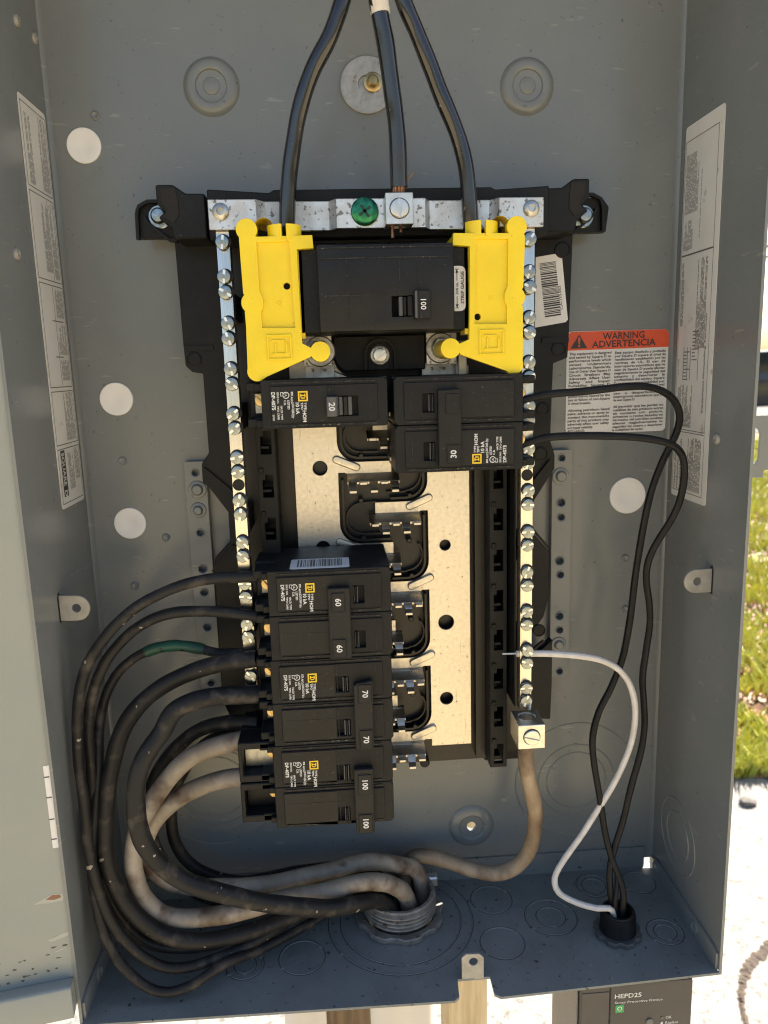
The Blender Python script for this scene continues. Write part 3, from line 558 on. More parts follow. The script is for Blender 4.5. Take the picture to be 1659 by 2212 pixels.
# tree row behind the car, in shade
def make_tree(x, y, h, seed, label):
    r_ = random.Random(seed); t = thing('tree', (x, y, -ZG), label, 'tree', None)
    tr = MB(); tr.tube(catmull([(x, y, -ZG - 50), (x + r_.uniform(-80, 80), y, -ZG + h * .25), (x + r_.uniform(-160, 160), y + 60, -ZG + h * .55), (x, y, -ZG + h * .8)], 200), lambda q: 170 * (1 - .8 * q), 10)
    for k in range(7):
        a = r_.uniform(0, 6.28); z0 = -ZG + h * r_.uniform(.25, .6)
        tr.tube(catmull([(x, y, z0), (x + math.cos(a) * 700, y + math.sin(a) * 700, z0 + 500), (x + math.cos(a) * 1500, y + math.sin(a) * 1500, z0 + 800)], 200), lambda q: 60 * (1 - .8 * q), 6)
    tr.build('trunk', 'bark', t)
    cr = MB(); cl = [(x + r_.gauss(0, 1000), y + r_.gauss(0, 1000), -ZG + h * r_.uniform(.28, 1.0), r_.uniform(450, 950)) for _ in range(26)]
    for c in cl:
        for _ in range(170):
            d_ = Vector((r_.gauss(0, 1), r_.gauss(0, 1), r_.gauss(0, 1))).normalized() * c[3] * r_.uniform(.4, 1.05)
            q = Vector(c[:3]) + d_; u = Vector((r_.gauss(0, 1), r_.gauss(0, 1), r_.gauss(0, .6))).normalized() * r_.uniform(60, 130)
            w = u.orthogonal().normalized() * r_.uniform(30, 60)
            cr.add([q - u, q + w, q + u, q - w], [(0, 1, 2, 3)])
    cr.build('crown', 'leaf', t)
make_tree(16500, 24500, 7000, 11, 'leafy tree standing behind the dark parked car')
make_tree(12300, 27000, 8200, 12, 'taller leafy tree hidden behind the grey cabinet wall')

# =================================================================== posts and pipes behind / below the enclosure
def post(name, x0, x1, y0, y1, m, label, z1=700):
    return MB().box(x0, x1, -y1, -y0, -ZG, z1).build(name, m, bevel=2.0, label=label, cat='post')
post('wooden_post', 41, 75, 38, 75, 'wood_pale', 'pale bare wood post behind the enclosure, right of the white pipe')
post('wooden_post', -62, -16, 60, 100, 'wood_dark', 'brown weathered wood post between the two white pipes')
MB().lathe([(22.6, -ZG - 5), (22.6, -30), (25.5, -29), (25.5, -4), (20.2, -4), (20.2, -40)], (0.7, -33, 0), 'z', 36).build('pvc_conduit', 'pvc', label='wide white pipe rising into the bottom of the enclosure', cat='pipe')
MB().lathe([(16.5, -ZG - 5), (16.5, -2)], (-72, 30, 0), 'z', 28).build('pvc_conduit', 'pvc', label='narrow cream pipe left of the brown wood post', cat='pipe')

# =================================================================== enclosure
enc = thing('panel_enclosure', (0, -52, 0), 'open grey steel electrical enclosure filling the picture', 'enclosure')
backhole = (56, 41.4, 3.1)
outer = [(-HW, 0), (184.0, 0), (184.0, 6), (HW, 6), (HW, TOP), (-HW, TOP)]
MB().plate(outer, [circle(*backhole, 20)], -1.6, 0).build('back_panel', 'paint', enc)
for sx in (-1, 1):
    x0, x1 = (HW, HW + 1.3) if sx > 0 else (-HW - 1.3, -HW)
    MB().box(x0, x1, -1.6, DEP, 0 if sx < 0 else 0, TOP).build('side_wall', 'paint', enc)
    # rounded inner bend where the wall meets the back
    MB().prism([(sx * HW, 0), (sx * (HW - 2.6), 0), (sx * (HW - 1.9), 1.0), (sx * (HW - 1.0), 1.9), (sx * HW, 2.6)], lambda a, b, w: (a, -b, w), 7, TOP).build('corner_bend', 'paint', enc)
    # turned lip along the front edge
    MB().box(min(x0, x1) - (.25 if sx > 0 else .15), max(x0, x1) + (.15 if sx > 0 else .25), DEP, DEP + .9, -2, TOP).build('front_lip', 'paint', enc)
MB().box(-HW - 1.7, HW + 1.7, -1.6, DEP, TOP, TOP + 1.6).build('top_panel', 'paint', enc)
fl = [(-HW, -104), (26.3, -108), (29.5, -105.5), (30.6, -92.5), (50.5, -92.3), (50.5, -105.5), (53.9, -108), (HW - .5, -103), (HW - .5, -4), (185, -4), (185, 0), (-HW, 0)]
FLZ = 0.0
MB().plate(fl, [circle(0.7, -33, 22, 32), circle(140, -65, 10.2, 24)], 0, 1, fn=lambda a, b, w: (a, b, FLZ - 1.6 * (1 - w))).build('floor_panel', 'floor_paint', enc)
MB().prism([(-HW + 1, 0), (-HW + 1, 15.9), (183.6, 15.9), (183.6, 0)], lambda a, b, w: (a, -w, b), .2, 1.6).build('back_flange', 'floor_paint', enc)
for sx in (-1, 1):
    MB().prism([(-3, 0), (-3, 9), (-14, 13), (-DEP + 6, 13), (-DEP + 1, 11), (-DEP + 1, 0)], lambda a, b, w: (sx * w, a, b), HW - 1.7, HW - .2).build('side_flange', 'paint', enc)
    for yy in (-12, -73):
        MB().lathe([(4.2, 0), (4.2, .5), (3.2, .9), (2.9, .4), (0, .4)], (sx * (HW - 1.7), yy, 7), 'nx' if sx > 0 else 'x', 20).build('spot_weld', 'paint', enc)
for xx in (-120, 157, -30):
    MB().lathe([(4.2, 0), (4.0, .45), (3.2, .7), (2.9, .3), (0, .3)], (xx, -1.6, 8), 'd', 20).build('spot_weld', 'floor_paint', enc)
# bent up tab with a hole at the notch in the front edge
tb = G['fronttab']
MB().plate([(33.2, -1), (33.2, 14.4), (36.0, 16.8), (44.0, 16.4), (46.8, 13.6), (46.8, -1)], [circle(40.4, 11.3, 2.6, 18)], 91, 92.4).build('screw_tab', 'lance_metal', enc, bevel=.2)

def emboss(c, prof, m='paint', name='mounting_emboss', axis='d', seg=40): return MB().lathe(prof, c, axis, seg).build(name, m, enc)
EMB = [(16.6, -.2), (16.0, .5), (14.6, 2.1), (13.2, 2.7), (10.2, 2.9), (9.2, 2.5), (8.7, 1.5), (8.3, 1.4), (4.9, 1.4), (4.6, 1.9), (4.2, 2.1), (0, 2.1)]
emboss((-94.0, 0, 530.5), EMB); emboss((93.4, 0, 529.5), EMB)
emboss((56, 0, 41.4), [(16.4, -.2), (15.4, .9), (13.2, 2.2), (9.5, 2.6), (8.6, 2.0), (8.0, 1.0), (3.3, .9), (3.1, .4), (3.1, -1.5)])
# washer and screw at the top centre
ws = thing('fender_washer', (-2.7, -1.5, 514), 'round galvanised washer with brown screw behind the middle top cable', 'washer')
MB().lathe([(16.0, 0), (16.0, 1.6), (15.6, 1.9), (5.5, 1.9), (5.2, .6), (0, .6)], (-2.7, 0, 530.6), 'd', 40).build('disc', 'galv_rust', ws)
sc_ = MB().lathe([(5.4, 1.9), (5.4, 2.6), (4.6, 3.0), (3.6, 3.0), (3.3, 4.6), (2.4, 5.4), (0, 5.6)], (0.6, 0, 531.9), 'd', 24).build('screw', 'brass', ws)
MB().lathe([(26, TOP - .1), (26, TOP - 6), (22, TOP - 9), (19, TOP - 9), (19, TOP - 1)], (0, -58, 0), 'z', 36).build('top_hub', 'lance_metal', enc)
# small raised pips on the back
for (bx, bz) in [(-162.3, 515.4), (-165.0, 312.9), (-164.5, 230.7), (162.9, 234.4), (164.0, 198.2), (-142, 262)]:
    MB().lathe([(2.7, -.1), (2.5, .7), (1.9, 1.2), (1.3, .9), (0, .8)], (bx, 0, bz), 'd', 18).build('pip', 'paint', enc)

# knockouts: raised discs with a groove line round each, two ties
def knockout(cx, cy, radii, axis, base, m='paint'):
    """radii: list of circle radii; each drawn as a shallow pressed step"""
    for i, r in enumerate(sorted(radii, reverse=True)):
        pr = [(r + .55, -.05), (r + .35, .38), (r - .05, .42), (r - .35, .1), (r - .6, -.05)]
        if axis == 'z': c = (cx, cy, base)
        elif axis == 'd': c = (cx, -base, cy)
        else: c = (base, cx, cy)
        k_ = MB().lathe(pr, c, axis, 44).build('knockout', m, enc)
        if axis == 'z': MB().lathe([(r + 1.0, .06), (r + .45, .10)], c, axis, 44).build('groove', 'groove_dirt_and_shade', k_)
        for a_ in (.6, 3.74):
            ux, uy = math.cos(a_ + i), math.sin(a_ + i)
            tp = [(1.3, -.05), (1.1, .5), (.6, .65), (0, .65)]
            if axis == 'z': cc = (cx + ux * r, cy + uy * r, base)
            elif axis == 'd': cc = (cx + ux * r, -base, cy + uy * r)
            else: cc = (base, cx + ux * r, cy + uy * r)
            MB().lathe(tp, cc, axis, 10).build('tie', m, k_)
knockout(132, 71.8, [21.5, 27.5, 44], 'd', 0)
knockout(-122, 84, [22, 28, 34, 44], 'd', 0)
for cx, cy, rr in [(65.2, -25.2, [13.6]), (64.0, -65.9, [13.6]), (101.3, -46, [16.6, 9]), (140.1, -18.5, [11.4, 7.5]), (173, -18.3, [11]), (171, -67.1, [11, 6.5]),
                   (-99.8, -68.4, [11, 6.2]), (-64.5, -65.3, [14]), (-120, -28, [14])]:
    knockout(cx, cy, rr, 'z', FLZ, 'floor_paint')
knockout(0.7, -38, [40, 48], 'z', FLZ, 'floor_paint')
knockout(-40, 50, [16, 25], 'nx', HW)
# lanced tabs for the dead front
def lance(sx, loop, hole, d):
    t_ = MB().plate(loop, [circle(*hole, 2.5, 16)], d, d + 1.5).build('lanced_tab', 'lance_metal', enc, bevel=.2)
    xs = sx * (HW - .05)
    MB().prism([(-d - 2.5, hole[1] - 8), (-d + 1.5, hole[1] - 8), (-d + 1.5, hole[1] + 7), (-d - .5, hole[1] + 9.5), (-d - 2.5, hole[1] + 7)], lambda a, b, w: (w, a, b), xs, xs - sx * .25).build('lance_slot', 'hole_dark', enc)
lance(-1, [(-189, 230.6), (-180, 230.3)] + arc(-179.6, 237.6, 7.4, -70, 70, 8) + [(-180, 245), (-189, 245.4)], (-179.8, 237.7), 66)
lance(1, [(189, 243.8), (181, 243.6)] + arc(179.6, 236.4, 7.3, 100, 250, 8) + [(181, 229.2), (189, 229.3)], (180.3, 236.3), 67)
# wall screws and welds
for sx, yy, zz in [(1, -65.7, 320.1), (-1, -71.3, 428.7), (-1, -35.1, 551.6), (-1, -9.7, 553.0)]:
    MB().lathe([(3.2, 0), (3.1, .8), (2.2, 1.6), (1.4, 1.6), (1.2, .6), (0, .6)], (sx * HW, yy, zz), 'nx' if sx > 0 else 'x', 16).build('wall_screw', 'lance_metal', enc)

# perforated rails on the back panel
def back_rail(name, x0, x1, z0, z1, holes, bosses):
    r = MB().plate(rrect(x0, x1, z0, z1, 1.5), [circle(hx, hz, hr, 16) for hx, hz, hr in holes], .2, 6.5).build(name, 'paint', enc, bevel=.35)
    for hx, hz, hr in holes:
        MB().lathe([(hr + .9, 6.4), (hr + .7, 7.0), (hr + .1, 6.8), (hr, 6)], (hx, 0, hz), 'd', 18).build('hole_rim', 'paint', r)
    for hx, hz, hr in bosses:
        MB().lathe([(hr + 2.6, 6.4), (hr + 2.2, 7.4), (hr + .6, 7.6), (hr, 8.8), (hr - .5, 9.4), (0, 9.4)], (hx, 0, hz), 'd', 22).build('weld_stud', 'paint', r)
back_rail('back_rail', -126, -112.4, 157, 311.3, [(-119.3, 304.2, 2.1), (-118.9, 265.3, 2.2), (-119.1, 241.4, 2.5), (-119.2, 225.6, 2.3), (-118.9, 201.8, 2.5), (-119.2, 162.8, 2.1)], [(-118.5, 293.5, 3.2), (-118.9, 280.2, 2.6)])
back_rail('back_rail', 110, 123.2, 153.5, 310.2, [(116.4, 305, 2.1), (116.4, 275.5, 2.5), (116.6, 265.7, 2.2), (116.0, 236, 2.6), (116.6, 226.4, 2.2), (116.4, 197.5, 2.5), (116.6, 187.6, 2.2), (117, 157.9, 2.1)], [(115.6, 293.1, 3.2), (115.8, 177.6, 2.8)])

# white plugs on the back
for i, (px_, pz_, pr_, lb_) in enumerate([(-170.3, 499.1, 9.9, 'round white disc high on the left of the back panel'), (-165.2, 351.5, 10.2, 'upper round white disc of the close pair on the left back panel'),
                                (-163.8, 272.4, 10.1, 'lower round white disc of the close pair on the left back panel'), (163.1, 277.4, 12.2, 'round white disc on the right of the back panel below the warning label')]):
    pr = [(pr_, 0), (pr_, .8), (pr_ - .3, 1.1), (pr_ * .42, 1.15), (pr_ * .36, .95), (0, .95)]
    tag(MB().lathe(pr, (px_, 0, pz_), 'd', 40).build('hole_plug', 'plug_white'), lb_, 'disc', 'white discs stuck on the back panel')

# left door, swung open
dr_z0, dr_z1 = 12.0, TOP
dvec = Vector((-230.3 + 190.9, -111 + 104, 0)).normalized(); hx, hy = -189.5, -101.2
def DQ(a, b, w): return (hx + dvec.x * a - dvec.y * w, hy + dvec.y * a + dvec.x * w, b)
door = MB().prism([(.2, dr_z0), (330, dr_z0), (330, dr_z1), (.2, dr_z1)], DQ, 0, -1.5).build('door', 'door_paint', enc)
MB().prism([(0, 0), (0, 18), (9, 20), (10.5, 19), (10.5, 0)], lambda a, b, w: DQ(w, dr_z0 + b, a), 2, 329).build('bottom_flange', 'door_paint', door, bevel=.5)
rnd = random.Random(9)
def dblob(n, a0, a1, b0, b1, rx, rz, m, name):
    mb = MB()
    for _ in range(n):
        ca, cb = rnd.uniform(a0, a1), rnd.uniform(b0, b1); sx_, sz_ = rx * rnd.uniform(.4, 1.2), rz * rnd.uniform(.4, 1.2)
        lp = []
        for k in range(11):
            q = 2 * math.pi * k / 11; rr = rnd.uniform(.55, 1.1); lp.append((ca + math.cos(q) * sx_ * rr, cb + math.sin(q) * sz_ * rr))
        mb.prism(lp, DQ, .02, .12)
    mb.build(name, m, door)
for lp, m_, w_ in (([(18.4, 79.7), (12, 82.6), (7.4, 84.3), (3, 83.6), (2.2, 81.2), (3, 79.4), (9, 79.0)], 'door_chip', .10), ([(11.5, 81.4), (8, 83.6), (4, 83.2), (3.4, 81.4), (7, 80.6)], 'door_rust', .16),
                   ([(12.6, 56.6), (9, 57.6), (5.5, 58.6), (2, 59.4), (1.8, 57.0), (6, 56.0), (10, 54.9), (12.4, 55.2)], 'door_chip', .10), ([(10.9, 48.2), (6, 49.4), (3.3, 50), (4, 49.2), (9, 47.8)], 'door_chip', .10)):
    MB().prism(lp, DQ, .02, w_).build('paint_chip', m_, door)
dblob(20, 4, 44, 33, 52, 1.7, .7, 'door_dirt', 'dirt_spot'); bpy.data.objects['dirt_spot']['kind'] = 'stuff'
MB().prism([(1.2, 112), (4.6, 112), (4.6, 161), (1.2, 161)], DQ, .05, .25).build('door_label', 'paper_white', door)
for zz in (117, 129, 142, 154): MB().prism([(2, zz), (4.9, zz), (4.9, zz + .8), (2, zz + .8)], DQ, .26, .3).build('label_rule', 'ink_mid', door)

# hasp plate on the outside of the right wall
hs = thing('latch_bracket', (230, 10, 282), 'pale grey slotted steel bracket outside the right wall, seen past its front edge', 'bracket')
MB().plate([(192.5, 284), (268, 282.5), (268, 288), (300, 288), (300, 322), (268, 326), (192.5, 327)], [slot(258.5, 297, 258.5, 313, 5.2)], -21.5, -19.5).build('plate', 'paint', hs, bevel=.4)
MB().box(191.2, 192.6, -21.5, 40, 284, 327).build('mounting_leg', 'paint', hs)

# =================================================================== stickers inside the enclosure
# warning label on the back
LBL = rrect(120.2, 187.2, 319.8, 385.2, 3.2)
wlab = MB().plate(LBL, [], .25, .5).build('warning_label', 'paper_white', enc, label='orange and white bilingual warning label with black text')
hd = [(120.4, 373.2), (187.15, 373.9)] + [(187.15, 382)] + arc(183.9, 381.9, 3.2, 0, 90, 4) + [(122.9, 384.9), (120.4, 382.6)]
MB().plate(hd, [], .5, .62).build('orange_header', 'orange', wlab)
tx = MB(); yq = -.72
tri = [(122.6, 374.4), (133.6, 374.5), (128.2, 383.2)]
flat(tx, tri, (0, yq, 0), X, UP); tx.build('warning_triangle', 'ink', wlab)
ex = MB(); put_text(ex, '!', (128.2, yq - .1, 375.6), X, UP, 8.2, bold=.03, anchor='c'); ex.build('exclamation_mark', 'orange', wlab)
tx = MB(); ang = math.radians(1.0); ux = (math.cos(ang), 0, math.sin(ang)); vx = (-math.sin(ang), 0, math.cos(ang))
put_text(tx, 'WARNING', (143.5, yq, 379.6), ux, vx, 5.9, width=27.5, bold=.022)
put_text(tx, 'ADVERTENCIA', (136.6, yq, 374.6), ux, vx, 5.9, width=42, bold=.022)
tx.build('header_text', 'ink', wlab)
ENG = ['This equipment is designed', 'and tested by Square D to', 'performance levels which', 'exceed     Underwriters', 'Laboratories Standards.', 'Use of Other than Square D', 'Circuit   Breakers   May', 'Adversely  Affect  User', 'Safety    and    Impair', 'Reliability.  Square  D', 'disclaims all liability for', 'malfunction or impaired', 'performance caused by the', 'use or failure of non-Square', '~D circuit breakers.', '', 'Allowing petroleum based', 'paint, solvents or spray to', 'contact the non-metallic', 'parts of this product may', 'adversely affect user safety', '~and impair reliability.', '~40271-650-03']
ESP = ['Este equipo dise\u00f1ado y probado', 'por Square D supera el nivel de', 'rendimiento establecido por las', 'normas  de  UL.  El  uso  de', 'interruptores autom\u00e1ticos que no', 'sean de Square D puede afectar', 'negativamente la seguridad del', 'usuario   y   deteriorar   la', 'confiabilidad del equipo. Square', 'D no asume responsabilidad por', 'el mal funcionamiento o el mal', 'funcionamiento causado por el', 'uso   o   desperfecto   de', 'interruptores autom\u00e1ticos que no', '~de sean Square D.', '', 'Al permitir que las partes no', 'met\u00e1licas de este producto entren', 'en  contacto  con   pintura,', 'solventes o roc\u00edos basados en', 'derivados del petr\u00f3leo podr\u00edan', 'afectar  negativamente  la', 'seguridad del usuario y deteriorar', '~la confiabilidad del equipo.']
def column(lines, x0, z0, w, lh, size):
    tb_ = MB()
    for i, ln in enumerate(lines):
        if not ln: continue
        o_ = (x0 - .07 * i * .3, yq, z0 - lh * i + .0)
        if ln[0] == '~': put_text(tb_, ln[1:], o_, ux, vx, size, bold=.02, squeeze=.92)
        else: put_text(tb_, ln, o_, ux, vx, size, width=w, bold=.02)
    return tb_.build('text_column', 'ink', wlab)
column(ENG, 121.9, 370.2, 27.6, 2.25, 2.2); column(ESP, 151.9, 370.3, 33.6, 2.16, 2.15)

# barcode sticker on the black base beside the right neutral bar
# (built with the interior below)

# long instruction stickers on the side walls
def wall_label(sx, ya, yb, z0, z1, label, seed, square=False):
    """ya/yb: inner (back) and outer (front) edge as -y distances"""
    xw = sx * (HW - .05)
    fnw = lambda a, b, w: (xw - sx * w, -a, b)
    lb = MB().plate(rrect(ya, yb, z0, z1, 2.2), [], .15, .4, fn=fnw).build('instruction_label', 'paper', enc, label=label)
    r_ = random.Random(seed); xo = xw - sx * .46
    rule = MB(); grey = MB(); dark = MB()
    O = (xo, 0, 0); U = (0, -1, 0); V_ = (0, 0, 1)
    def rows(y0_, y1_, za, zb, pitch, mb_, fill=.86, th=.5):
        y = y0_ + .4
        while y < y1_ - .6:
            z = za
            end = za + (zb - za) * (1 if r_.random() < .7 else r_.uniform(.35, .95))
            while z < end - 1.2:
                l = min(r_.uniform(1.5, 6.5), end - z)
                flat(mb_, [(y, z), (y + pitch * th, z), (y + pitch * th, z + l), (y, z + l)], O, U, V_)
                z += l + r_.uniform(.5, .9)
            y += pitch
    return lb, rows, rule, grey, dark, O, U, V_
# left wall sticker: four framed columns of small print, block letters at its foot
lb, rows, rule, grey, dark, O, U, V_ = wall_label(-1, 7.0, 46.5, 290.5, 514, 'long pale instruction sticker on the left wall', 4)
for za, zb in ((468, 511), (420, 466), (360, 418), (327, 358), (293, 325)):
    frame_loop(rule, 8.2, 44.5, za, zb, .5, O, U, V_)
rows(10, 22, 470, 509, 1.25, grey); rows(33, 41, 470, 506, 1.5, grey)
rows(10, 18, 422, 464, 1.2, grey); rows(20, 30, 425, 462, 1.2, grey)
rows(10, 24, 364, 376, 1.3, grey); rows(10, 24, 379, 396, 1.3, grey); rows(10, 22, 400, 416, 1.3, grey)
rows(10, 26, 329, 357, 1.15, grey); rows(10, 18, 305, 324, 1.3, grey); rows(20, 30, 300, 322, 1.3, grey)
for (a, b, c, d) in ((18, 30.2, 377.2, 377.8), (12, 30, 397.6, 398.2), (19, 19.5, 421, 465), (24.5, 25, 361, 417)): flat(rule, [(a, c), (b, c), (b, d), (a, d)], O, U, V_)
flat(dark, [(33.5, 297), (40.8, 297), (40.8, 324), (33.5, 324)], O, U, V_)
rule.build('label_rules', 'ink_mid', lb); grey.build('small_print', 'ink_grey', lb); dark.build('black_block', 'ink', lb)
sq = MB(); put_text(sq, 'SQUARE', (O[0] + .1, -39.6, 322.8), DN, BACK, 6.2, width=19.5, bold=.02)
put_text(sq, 'D', (O[0] + .1, -39.4, 300.8), DN, BACK, 5.6, bold=.03)
sq.build('block_lettering', 'paper_white', lb)
# right wall sticker
lb, rows, rule, grey, dark, O, U, V_ = wall_label(1, 9.5, 56.5, 279, 502.5, 'long cream instruction sticker on the right wall', 8)
frame_loop(rule, 10.4, 51, 428, 494, .45, O, U, V_); frame_loop(rule, 10.4, 51, 322, 428, .45, O, U, V_); frame_loop(rule, 10.4, 51, 283, 321, .45, O, U, V_)
rows(12, 29, 452, 486, 1.2, grey); rows(12, 25, 431, 448, 1.1, grey); rows(32, 34, 436, 474, 1.2, grey)
rows(33, 45, 372, 424, 1.35, dark); rows(12, 16, 386, 424, 1.3, dark)
rows(12, 33, 324, 350, 1.2, dark); rows(30, 48, 285, 318, 1.35, dark)
# little wiring diagrams
for k in range(9):
    z0_ = 353 + k * 2.1; h_ = rnd.uniform(4, 9)
    flat(dark, [(19, z0_), (19 + h_, z0_), (19 + h_, z0_ + .6), (19, z0_ + .6)], O, U, V_)
    flat(dark, [(30, z0_ + 12), (30 + h_, z0_ + 12), (30 + h_, z0_ + 12.6), (30, z0_ + 12.6)], O, U, V_)
for yy in (19, 24, 28, 38): flat(dark, [(yy, 353), (yy + .6, 353), (yy + .6, 373), (yy, 373)], O, U, V_)
rule.build('label_rules', 'ink_mid', lb); grey.build('small_print', 'ink_grey', lb); dark.build('bold_print', 'ink_mid', lb)
sq = MB(); xo = O[0] - .1
put_text(sq, 'Equipment Grounding Terminals', (xo, -47.2, 334), UP, BACK, 2.6, width=58, bold=.01)
put_text(sq, 'Copper or Aluminum', (xo, -14.5, 284), UP, BACK, 3.2, width=33, bold=.012)
put_text(sq, 'conductors. Use', (xo, -18.3, 284), UP, BACK, 3.2, width=27, bold=.012)
put_text(sq, 'breakers for branch', (xo, -22.1, 284), UP, BACK, 3.2, width=32, bold=.012)
put_text(sq, 'ratings.', (xo, -25.9, 284), UP, BACK, 3.2, width=13, bold=.012)
put_text(sq, 'Line / L\u00ednea', (xo, -13.5, 356), UP, BACK, 2.2, bold=.006)
sq.build('legible_print', 'ink', lb)
# =================================================================== black plastic interior base
CXM = -2.2
base = thing('interior_base', (CXM, -22, 104), 'black plastic panel interior carrying the bus bars', 'panel base')
# wide backing plate with wings
wing = [(-138.5, 443.2), (-118, 443), (-117.6, 383), (-117.2, 370.5), (-113.6, 366.7), (-107.3, 365.6), (-107.2, 318), (-112, 311.5), (-112.2, 300), (-108, 296), (-98, 281), (-98, 262), (-108, 252), (-109, 246),
        (-110, 158), (-104, 140), (-96, 132), (-92, 106), (60, 107), (62, 103.5), (92, 103.5), (93.5, 132), (106.3, 130.8), (107, 155), (107, 187), (96, 177), (92, 190), (101, 203), (104, 215), (104.5, 246.5), (92.6, 260.7), (92.6, 278), (104, 296), (107, 300), (107, 309), (104, 318),
        (104.9, 353), (105.3, 365.6), (114.2, 368.8), (114.9, 382.8), (116.3, 441.9), (136.3, 441.9), (137.9, 456), (134, 461), (92, 462.5), (92, 461), (-93, 462), (-93, 463), (-134, 463.5), (-139, 459)]
MB().plate(wing, [], 15, 22).build('backing_plate', 'black_plastic', base, bevel=.4)
MB().plate([(-88, 107), (60, 107), (86, 112), (86, 440), (-88, 440)], [], 22.2, 25).build('inner_pan', 'brown_plastic', base, bevel=.4)
# raised step lines and hole caps on the wings
for x0, x1, z0, z1 in ((-117, -100, 379, 382), (98, 114.5, 378, 381)): MB().box(x0, x1, 22, 23.2, z0, z1).build('wing_rib', 'black_plastic', base)
for cx, cz, r_ in [(110, 432, 4.8), (108.5, 374, 4.4), (-112, 374, 4.4), (98, 310, 4.5), (99, 338, 4.0), (98, 194, 4.2)]:
    MB().lathe([(r_, 22), (r_, 22.8), (r_ - .7, 23), (r_ - .9, 22.5), (0, 22.5)], (cx, 0, cz), 'd', 22).build('moulded_boss', 'black_plastic', base)
# slanted seams on the lower wings
for pth in ([(-111, 309), (-97, 296), (-92, 290)], [(104, 306), (92, 291), (86, 284)], [(-110, 244), (-96, 260)], [(88, 268), (103, 250)], [(84, 168), (96, 183), (101, 187)]):
    MB().strip(pth, 1.6, 22, 24.2).build('seam_rib', 'black_plastic', base)
# top cross block with mounting ears
MB().plate([(-93, 461.8), (-60, 459.5), (-58, 461), (60, 460.8), (62, 459.5), (92, 461.0), (92, 436), (-93, 436)], [], 25, 56).build('cross_block', 'black_plastic', base, bevel=.6)
MB().box(-58, 54, 40, 50, 428, 436).build('cross_rib', 'black_plastic', base, bevel=.5)
for q in range(4): MB().box(-46 + q * 25, -26 + q * 25, 50, 52, 429.5, 434).build('cross_pad', 'black_plastic', base, bevel=.4)
def ear(sx, scr):
    m_ = lambda lp: [(sx * (a - CXM) + CXM, b) for a, b in lp]
    MB().plate(m_([(-95, 461), (-105.3, 461.2), (-111.7, 465.7), (-120.9, 465.8), (-120.8, 456), (-117, 452), (-120.5, 449), (-114, 443.5), (-113, 438), (-95, 438)]), [], 22, 50).build('ear', 'black_plastic', base, bevel=.7)
    MB().plate(m_([(-110.5, 464), (-118.2, 464), (-118.2, 457), (-115, 452.5), (-118, 449.5), (-112.5, 446), (-109.5, 450), (-109.5, 458)]), [], 50, 50.6).build('ear_recess', 'hole_dark', base)
    MB().strip(m_([(-138, 442), (-137.5, 456)] + [(-136, 460), (-131, 462.5), (-124, 462.5)]), 1.8, 22, 26).build('ear_rim', 'black_plastic', base)
    MB().strip(m_([(-134, 455), (-132, 451), (-120, 441), (-116, 441)]), 1.4, 22, 25).build('ear_rim', 'black_plastic', base)
    MB().lathe([(6.6, 22), (6.6, 23.2), (6.0, 23.6), (4.6, 23.6), (4.4, 26.5), (3.4, 28), (0, 28.4)], (scr[0], 0, scr[1]), 'd', 28).build('mounting_screw', 'zinc', base)
ear(1, (-125.3, 454.6)); ear(-1, (122.0, 450.8))

# hook rails with slots either side
def rail(x0, x1, z0, z1):
    hs_ = []; z = z1 - 6; k = 0
    while z > z0 + 12:
        hs_.append([(x0 + 2.6, z - 13.2), (x1 - 2.2, z - 13.2), (x1 - 2.2, z), (x0 + 4.4, z), (x0 + 4.4, z - 3.0), (x0 + 2.6, z - 3.0)]); z -= 25.4; k += 1
    r = MB().plate(rect(x0, x1, z0, z1), hs_, 44, 48).build('hook_rail', 'black_plastic', base, bevel=.25)
    for a, b in ((x0, x0 + 1.2), (x1 - 1.2, x1)): MB().box(a, b, 25, 44, z0, z1).build('rail_wall', 'black_plastic', r)
    for h_ in hs_:
        MB().box(x0 + 1.2, x1 - 3.6, 36, 46.4, h_[0][1] + 3.0, h_[0][1] + 4.4).build('hook', 'black_plastic', r)
        MB().box(x0 + 1.0, x0 + 3.6, 44, 49.2, h_[0][1] + 14.4, h_[0][1] + 17.4).build('hook', 'black_plastic', r, bevel=.3)
rail(-76, -65, 112, 338); rail(60.2, 70.8, 113, 338)
MB().box(54, 60, 25, 33, 112, 338).build('side_fence', 'brown_plastic', base); MB().box(72.6, 73.4, 25, 60, 160, 338).build('fence_edge', 'black_plastic', base)

# barcode sticker on the wing
fnb = lambda a, b, w: (a, -w, b)
bc = MB().plate([(93.8, 428.2), (108, 430.2), (109.6, 429.2), (113.9, 391.4), (112.6, 390.0), (93.5, 387.2)], [], 22.15, 22.35).build('barcode_sticker', 'paper_white', base)
bb = MB(); r_ = random.Random(2)
dv = Vector((109.9 - 106.1, 0, 394.0 - 425.7)); dl = dv.length; dv.normalize(); pv = Vector((-dv.z, 0, dv.x)); pv = -pv if pv.x > 0 else pv
t_ = 0
o_ = Vector((105.9, -22.5, 425.6))
while t_ < dl - 1:
    w_ = r_.choice((.35, .35, .6, .9)); flat(bb, [(t_, 0), (t_ + w_, 0), (t_ + w_, 10), (t_, 10)], o_, dv, pv); t_ += w_ + r_.choice((.35, .35, .6))
bb.build('barcode', 'ink', bc)
st = MB(); put_text(st, 'CAU35483', (110.8, -22.5, 397.5), -dv, pv, 2.3, width=14); st.build('serial_text', 'ink', bc)

